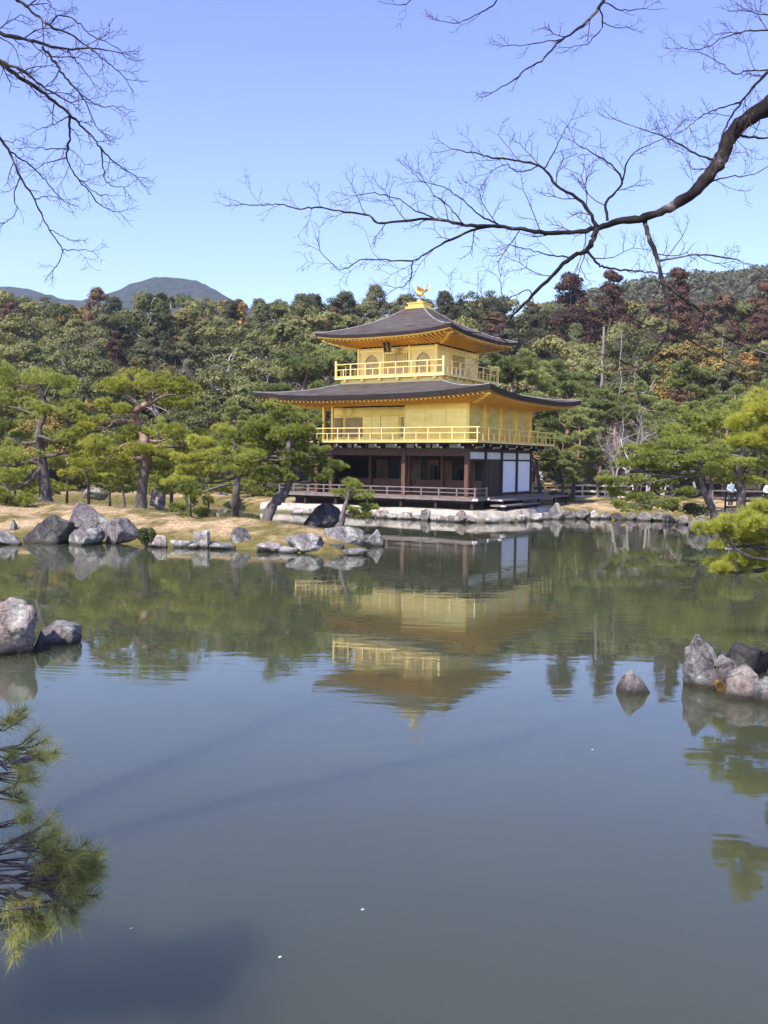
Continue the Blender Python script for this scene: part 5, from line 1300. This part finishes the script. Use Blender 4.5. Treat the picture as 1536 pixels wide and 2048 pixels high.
# ------------------------------------------------------------------ bare branches framing the sky
class Branches:
    """limbs traced in photo pixels at a wandering distance, then grown out into twigs"""
    def __init__(s, D0, seed): s.rg = np.random.default_rng(seed); s.pts = []; s.D0 = D0
    def depth_at(s, x, y):
        if not s.pts: return s.D0
        A = np.vstack(s.pts); i = int(np.argmin((A[:, 0] - x) ** 2 + (A[:, 1] - y) ** 2))
        return float(A[i, 2]) if (A[i, 0] - x) ** 2 + (A[i, 1] - y) ** 2 < 60 ** 2 else s.D0 + float(s.rg.normal() * .3)
    def world(s, A): return np.array([atY(x, y, d) for x, y, d in A])
    def limb(s, px, r0, r1, limb_mb, twig_mb, twigs=1.0, tl=70, drift=None, n=7, up=0.35, keep=True):
        rg = s.rg; P = smooth_path(np.array([(x, y, 0) for x, y in px], float), 5)
        seg = np.concatenate(([0], np.cumsum(np.hypot(*np.diff(P[:, :2], axis=0).T))))
        d0 = s.depth_at(*px[0]); k = rg.normal() * .0016 if drift is None else drift
        P[:, 2] = d0 + k * seg + .05 * np.sin(seg / 60 + rg.uniform(0, 6))
        P[1:-1, :2] += rg.normal(size=(len(P) - 2, 2)) * 1.1
        if keep: s.pts.append(P.copy())
        q = seg / seg[-1]; rad = (r0 + (r1 - r0) * q ** .8) * .80 * P[:, 2] / F_PX
        rad *= 1 + .07 * rg.normal(size=len(rad)) + .16 * (rg.random(len(rad)) < .12)
        limb_mb.tube(s.world(P), rad, n)
        L = seg[-1]; sp = 44 / max(twigs, .01); pos = rg.uniform(8, sp); sd = rg.choice((-1, 1))
        while twigs > 0 and pos < L:
            i = min(int(np.searchsorted(seg, pos)), len(P) - 1); i0 = max(i - 1, 0)
            t = math.atan2(P[i, 1] - P[i0, 1], P[i, 0] - P[i0, 0])
            rr = float(np.interp(pos, seg, r0 + (r1 - r0) * q ** .8))
            if rr < 9 or rg.random() < .22:
                s.twig(P[i], t + sd * rg.uniform(.45, 1.05), tl * rg.uniform(.5, 1.25) * (1 - .35 * pos / L), min(rr * .5, 1.7), 0, twig_mb, up)
            sd = -sd; pos += sp * rg.uniform(.5, 1.5)
        if twigs > 0:
            t = math.atan2(P[-1, 1] - P[-2, 1], P[-1, 0] - P[-2, 0])
            for a in (-.4, .35): s.twig(P[-1], t + a + rg.normal() * .15, tl * .6, min(r1, 1.3), 1, twig_mb, up)
    def twig(s, p, ang, L, r, lev, mbd, up):
        if L < 7: return
        rg = s.rg; k = 5 if L > 25 else 3; A = [np.array(p, float)]; dd = rg.normal() * .55; a = ang; st = L / (k - 1)
        for _ in range(k - 1):
            a += rg.normal() * .17
            a += up * .22 * math.sin(-math.pi / 2 - a)
            A.append(A[-1] + np.array((math.cos(a) * st, math.sin(a) * st, dd * st * s.D0 / F_PX)))
        A = np.array(A); mbd.tube(s.world(A), np.linspace(max(r * .8, .45), max(r * .5, .30), k) * s.D0 / F_PX, 3)
        if lev < 2:
            sd = rg.choice((-1, 1))
            for j in range(1, k):
                if rg.random() < .72: s.twig(A[j], a + sd * rg.uniform(.4, .95), L * rg.uniform(.28, .55), r * .62, lev + 1, mbd, up)
                if j == k - 1 or rg.random() < .3: s.twig(A[j], a - sd * rg.uniform(.35, .9), L * rg.uniform(.25, .5), r * .6, lev + 1, mbd, up)
                sd = -sd

def branch_part(root, br, name, limbs, bark, twmat='twig', tl=70, tw=1.0, up=.35):
    lm, tm = MB(), MB()
    for l in limbs:
        px, r0, r1 = l[:3]; kw = l[3] if len(l) > 3 else {}
        br.limb(px, r0, r1, lm, tm, kw.get('tw', tw), kw.get('tl', tl), kw.get('drift'), 9 if r0 > 6 else 6, kw.get('up', up))
    o = lm.build(name, M[bark], None, True); o.parent = root; o.matrix_parent_inverse = Matrix.Translation(root.location).inverted()
    if tm.n: t = tm.build('twigs', M[twmat], None); t.parent = o; t['kind'] = 'stuff'
    return o

LT = (-8.6, -1.6)
mroot = empty('maple_tree', (4.7, 6.2, gz(4.7, 6.2)), 'bare maple with a thick pale limb reaching over the water in front of the sky', 'bare tree', 'near trees framing the view')
def world_part(root, name, mbd, mat, smooth=True):
    o = mbd.build(name, M[mat], None, smooth); o.parent = root; o.matrix_parent_inverse = Matrix.Translation(root.location).inverted(); return o
B1 = Branches(7.0, 4)
hookw = atY(1560, 195, 7.0)
m_ = MB(); g0 = gz(4.7, 6.2)
m_.tube(smooth_path([(4.7, 6.2, g0 - .3), (4.62, 6.3, 2.2), (4.5, 6.4, 4.0), (4.3, 6.55, 5.6), (3.9, 6.7, 7.0), (3.3, 6.9, 8.2)], 6), np.linspace(.24, .09, 31), 12)
world_part(mroot, 'trunk', m_, 'bark_grey')
m_ = MB(); m_.tube(smooth_path([(4.55, 6.36, 3.5), (4.25, 6.6, 4.6), (3.7, 6.85, 5.4), tuple(hookw)], 6), np.linspace(.125, .092, 19), 12)
world_part(mroot, 'limb', m_, 'bark_grey')
branch_part(mroot, B1, 'limb', [([(1560, 195), (1536, 212), (1480, 250), (1455, 287), (1440, 322), (1410, 360), (1385, 386), (1340, 415), (1290, 436), (1235, 444), (1190, 457)], 23, 7, {'tw': .55, 'drift': .0003}),
    ([(1190, 457), (1140, 465), (1080, 466), (1040, 458), (985, 452), (930, 450), (870, 438), (800, 443), (756, 445), (738, 431), (690, 424), (640, 416), (600, 418), (560, 409), (520, 410), (484, 408)], 6, 1.0, {'tw': 1.25, 'drift': .0007, 'tl': 78}),
    ([(1193, 452), (1165, 405), (1112, 370), (1086, 335), (1040, 322), (985, 315), (940, 305), (905, 298)], 5, 1.0),
    ([(1088, 338), (1110, 300), (1125, 270), (1142, 240)], 2.0, .8), ([(1075, 332), (1040, 345), (1010, 330), (985, 342)], 1.8, .8),
    ([(1215, 441), (1212, 405), (1245, 366), (1222, 330), (1180, 303), (1150, 285)], 4, .9), ([(1243, 368), (1262, 312), (1300, 288), (1340, 270)], 2.2, .8),
    ([(985, 452), (940, 462), (880, 490), (842, 514), (825, 524), (822, 553), (808, 572), (792, 576)], 4, 1.0), ([(828, 522), (760, 519), (720, 520), (682, 540), (640, 502)], 2, .8),
    ([(1000, 452), (960, 430), (920, 395), (890, 375), (850, 365)], 2.2, .8), ([(870, 438), (830, 420), (790, 395), (740, 388), (705, 392)], 2, .8), ([(930, 450), (900, 415), (870, 390), (840, 350)], 1.8, .8)], 'bark_grey', tw=1.1)
branch_part(mroot, B1, 'limb', [([(1195, 456), (1180, 490), (1170, 502), (1140, 516), (1110, 545), (1066, 590), (1026, 630), (1008, 652), (1003, 675)], 7, 2.2, {'tw': .6}),
    ([(1066, 590), (1050, 580), (1010, 600), (1000, 560)], 1.5, .7), ([(1008, 645), (985, 640), (962, 635), (930, 615), (900, 605), (860, 600)], 2.2, .8), ([(1003, 672), (985, 668), (950, 665), (910, 660)], 1.6, .7), ([(1004, 674), (1020, 690), (1045, 705), (1075, 700)], 1.6, .7),
    ([(1175, 502), (1195, 527), (1212, 536), (1260, 541), (1310, 545), (1360, 548)], 3.5, .9), ([(1140, 516), (1100, 510), (1060, 500), (1010, 490)], 2, .8)], 'bark_grey', tw=1.0)
branch_part(mroot, B1, 'limb', [([(1290, 440), (1300, 480), (1316, 522), (1323, 560), (1336, 600), (1338, 640), (1326, 680), (1300, 714), (1270, 736)], 6.5, 2, {'tw': .5}),
    ([(1334, 570), (1370, 600), (1405, 626), (1430, 660), (1480, 690), (1540, 708)], 3.8, 1), ([(1338, 640), (1295, 650), (1252, 630), (1200, 626)], 2, .8), ([(1335, 655), (1380, 680), (1430, 710), (1490, 735), (1540, 738)], 2.6, .8),
    ([(1270, 735), (1225, 715), (1190, 705), (1160, 722)], 1.8, .7), ([(1318, 522), (1380, 510), (1430, 512), (1500, 530), (1540, 560)], 3, .9), ([(1334, 575), (1300, 560), (1260, 600)], 1.6, .7), ([(1405, 625), (1450, 600), (1500, 570)], 1.8, .7)], 'bark_grey', tw=1.0)
branch_part(mroot, B1, 'limb', [([(1432, 322), (1400, 312), (1380, 300), (1335, 276), (1290, 260), (1228, 238)], 2.8, .8), ([(1560, 128), (1520, 160), (1483, 203), (1452, 252), (1436, 305)], 4, 1.6), ([(1483, 205), (1440, 216), (1400, 236), (1378, 252)], 2, .8),
    ([(1560, 60), (1500, 62), (1450, 75), (1400, 100), (1366, 96)], 2.4, .8), ([(1560, 140), (1500, 140), (1470, 147), (1440, 126), (1402, 106)], 2.4, .8), ([(1560, 20), (1530, 30), (1490, 20)], 2, .8), ([(1400, 372), (1450, 355), (1500, 350), (1545, 330)], 2.2, .8), ([(1380, 392), (1420, 330), (1440, 290)], 1.6, .7), ([(1480, 270), (1510, 275), (1560, 278)], 3, 2)], 'bark_grey', tw=1.1)
m_ = MB(); q0 = atY(1215, -22, 7.2)
m_.tube(smooth_path([(4.3, 6.55, 5.6), (3.5, 6.8, 7.4), (2.6, 7.05, 7.6), tuple(q0)], 6), np.linspace(.06, .016, 19), 8)
q1 = atY(1005, -22, 7.2); m_.tube(smooth_path([(2.9, 7.0, 7.6), (1.8, 7.1, 7.55), tuple(q1)], 6), np.linspace(.03, .008, 13), 7)
q2 = atY(840, -20, 7.2); m_.tube(smooth_path([(1.8, 7.1, 7.55), (1.0, 7.2, 7.3), tuple(q2)], 6), np.linspace(.02, .006, 13), 6)
world_part(mroot, 'limb', m_, 'bark_grey')
B1.D0 = 7.2
branch_part(mroot, B1, 'limb', [([(1215, -22), (1205, 5), (1166, 50), (1122, 80), (1090, 114), (1050, 140), (1030, 160), (985, 185)], 4.5, 1, {'tw': .55}), ([(1122, 79), (1060, 88), (1010, 92)], 1.8, .8, {'tw': .6}), ([(1200, 14), (1206, 45), (1180, 84), (1142, 95)], 2, .8, {'tw': .6}), ([(1205, 45), (1228, 55), (1255, 55)], 1.3, .7, {'tw': .6}),
    ([(1207, 5), (1250, 20), (1292, 17)], 1.8, .7, {'tw': .6}), ([(1005, -22), (985, 10), (950, 30), (920, 45), (880, 42)], 2.4, .8, {'tw': .6}), ([(840, -20), (812, 8), (790, 9)], 1.8, .7, {'tw': .5})], 'bark_grey', tl=48)

lroot = empty('cherry_tree', (LT[0], LT[1], gz(*LT)), 'bare tree with fine drooping twigs hanging into the sky from beyond the picture edge', 'bare tree', 'near trees framing the view')
B2 = Branches(8.0, 9); ends = {}
m_ = MB(); gl = gz(*LT)
m_.tube(smooth_path([(-8.6, -1.6, gl - .3), (-8.5, -1.5, 2.5), (-8.3, -1.2, 4.6), (-8.1, -.7, 6.4), (-7.8, 0.2, 8.2)], 6), np.linspace(.27, .1, 25), 12); world_part(lroot, 'trunk', m_, 'bark_left')
def from_trunk(name, start, px, py, r0, r1, D=8.0):
    e = atY(px, py, D); a = np.array(start); m_ = MB()
    m_.tube(smooth_path([a, a * .55 + e * .45 + np.array((-.25, 0, .45)), e], 8), np.linspace(r0, r1, 17), 9); world_part(lroot, 'limb', m_, 'bark_left')
from_trunk('limb', (-7.9, 0.0, 7.8), 29, -5, .042, .018); from_trunk('limb', (-8.0, -.4, 7.0), -30, 58, .048, .025); from_trunk('limb', (-8.1, -.7, 6.4), -30, 105, .048, .028); from_trunk('limb', (-8.2, -1.0, 5.6), -20, 235, .038, .018)
branch_part(lroot, B2, 'limb', [([(29, -5), (65, 22), (100, 50), (150, 75), (185, 100), (217, 126), (252, 158)], 4, 1), ([(100, 50), (120, 30), (150, 40), (180, 68), (215, 85), (250, 108)], 2, .8), ([(60, 10), (85, -8), (110, 20)], 1.8, .8)], 'bark_left', tl=58, tw=1.45, up=.15)
branch_part(lroot, B2, 'limb', [([(-30, 58), (0, 67), (60, 82), (130, 97), (190, 97), (243, 107)], 5.5, 1), ([(85, 94), (110, 125), (130, 155), (160, 186), (180, 225), (196, 258)], 4, 1), ([(162, 190), (195, 210), (232, 214)], 1.6, .8), ([(135, 98), (160, 130), (185, 165)], 1.7, .8), ([(0, 75), (30, 95), (40, 130)], 1.6, .8)], 'bark_left', tl=55, tw=1.45, up=.1)
branch_part(lroot, B2, 'limb', [([(-30, 105), (0, 126), (50, 160), (100, 196), (140, 230), (166, 255), (190, 280), (206, 302), (232, 326), (274, 354)], 6, 1), ([(0, 122), (45, 142), (80, 170), (110, 188), (140, 205)], 4, 1.6), ([(200, 293), (208, 340), (216, 368), (248, 375)], 2, .8), ([(140, 231), (139, 280), (134, 315), (150, 350), (176, 380), (205, 414), (238, 424)], 3, .9), ([(136, 297), (100, 297), (60, 295)], 1.6, .8), ([(134, 315), (95, 325), (70, 340)], 1.6, .8), ([(150, 350), (190, 385), (215, 390)], 1.6, .7), ([(138, 232), (105, 250), (75, 260)], 1.6, .7)], 'bark_left', tl=52, tw=1.45, up=.05)
branch_part(lroot, B2, 'limb', [([(-20, 235), (0, 275), (20, 305), (40, 355), (70, 400), (90, 445), (110, 475), (125, 500), (118, 525), (106, 540)], 4.2, 1, {'tw': .8}), ([(20, 304), (60, 330), (90, 360), (110, 386), (132, 405)], 2.2, .8), ([(40, 356), (28, 390), (32, 425), (8, 447)], 1.8, .8), ([(125, 500), (150, 500), (184, 503)], 1.4, .7), ([(97, 460), (120, 470), (142, 480)], 1.3, .7), ([(70, 398), (100, 392), (130, 400)], 1.3, .7)], 'bark_left', tl=44, tw=1.1, up=.05)
# a limb overhead, out of the picture: it throws the faint diagonal shade over the near water
m_ = MB(); P = smooth_path([(-7.8, .2, 8.2), (-6.2, 1.6, 8.3), (-4.4, 3.0, 7.9), (-3.0, 4.0, 7.6), (-2.0, 4.9, 7.7), (-0.6, 5.6, 8.0), (0.9, 6.3, 8.3)], 8); m_.tube(P, np.linspace(.085, .025, len(P)), 9)
world_part(lroot, 'limb', m_, 'bark_left')

# ------------------------------------------------------------------ near pine at the lower corner
rg = np.random.default_rng(12)
gl = gz(-3.3, 3.3)
proot = empty('foreground_pine', (-3.3, 3.3, gl), 'near pine branch with long needles reaching over the dark water', 'pine tree', 'near trees framing the view')
tm, cm = MB(), MB()
T = smooth_path([(-3.3, 3.3, gl - .3), (-3.25, 3.25, 1.4), (-3.4, 3.0, 2.6), (-3.3, 2.8, 3.8)], 6); tm.tube(T, np.linspace(.13, .05, len(T)), 10)
def shoot_cluster(px, py, D, n, L, w=0.0021, frm=None, out=(1, 0, .35)):
    e = atY(px, py, D); a = np.array(frm if frm is not None else T[9]); br = bez(a, e, rg, .05, 8); tm.tube(br, np.linspace(.009, .003, 8), 6)
    for _ in range(n):
        ax = np.array(out) + rnd_dirs(rg, 1)[0] * .75; ax /= np.linalg.norm(ax)
        st = e + rnd_dirs(rg, 1)[0] * .035; en = st + ax * rg.uniform(.06, .13)
        tm.tube(np.array((br[6], st, en)), [.005, .004, .003], 4)
        t = rg.uniform(0, 1, 48)[:, None] ** .7; P_ = st + (en - st) * t
        needles(cm, P_, np.tile(ax * .95, (48, 1)), 2, L, w, rg, .95)
for (x, y) in [(15, 1530), (50, 1500), (70, 1520), (8, 1450), (35, 1555), (10, 1590)]: shoot_cluster(x, y, 4.5 + rg.normal() * .08, 5, .10, frm=(-2.6, 3.9, 1.9))
for (x, y) in [(30, 1690), (75, 1670), (15, 1650), (55, 1720)]: shoot_cluster(x, y, 4.6, 5, .10, frm=(-2.6, 3.8, 1.3))
for (x, y) in [(110, 1715), (150, 1715), (165, 1745), (125, 1750), (150, 1775), (95, 1770), (60, 1760), (130, 1735), (85, 1735), (120, 1785), (70, 1700)]: shoot_cluster(x, y, 4.4 + rg.normal() * .08, 6, .105, frm=(-2.5, 3.9, 1.15), out=(1, -.1, .2))
for (x, y) in [(20, 1790), (60, 1805), (100, 1800), (10, 1830), (45, 1830), (140, 1805), (75, 1840), (20, 1860)]: shoot_cluster(x, y, 4.35, 5, .10, frm=(-2.5, 3.9, 1.1), out=(.6, -.1, -.4))
for c, r_ in [((-3.5, 2.9, 3.0), .6), ((-3.0, 2.7, 3.5), .6), ((-3.7, 2.5, 3.6), .7), ((-3.2, 2.2, 4.1), .6), ((-4.0, 3.0, 3.4), .6)]:
    i = int(rg.integers(8, len(T))); tm.tube(bez(T[i], c, rg, .08, 6), np.linspace(.03, .01, 6), 5)
    pp, aa = pad_points(rg, np.array(c), r_, r_ * .9, r_ * .4, 260); needles(cm, pp, aa, 16, .11, .006, rg)
world_part(proot, 'trunk', tm, 'bark_pine'); world_part(proot, 'crown', cm, 'pine_near', False)

# ------------------------------------------------------------------ haze
hz = bpy.data.materials.new('haze_air'); hz.use_nodes = True
hn, hl = hz.node_tree.nodes, hz.node_tree.links
hn.remove(hn['Principled BSDF'])
pv_ = hn.new('ShaderNodeVolumePrincipled')
pv_.inputs['Color'].default_value = (0.72, 0.80, 1.0, 1); pv_.inputs['Density'].default_value = 0.00018; pv_.inputs['Anisotropy'].default_value = 0.1
hl.new(pv_.outputs[0], hn['Material Output'].inputs['Volume'])
m_ = MB(); m_.box(-1450, 1450, -90, 2250, -4.0, 380)
tag(m_.build('haze', hz), kind='stuff')
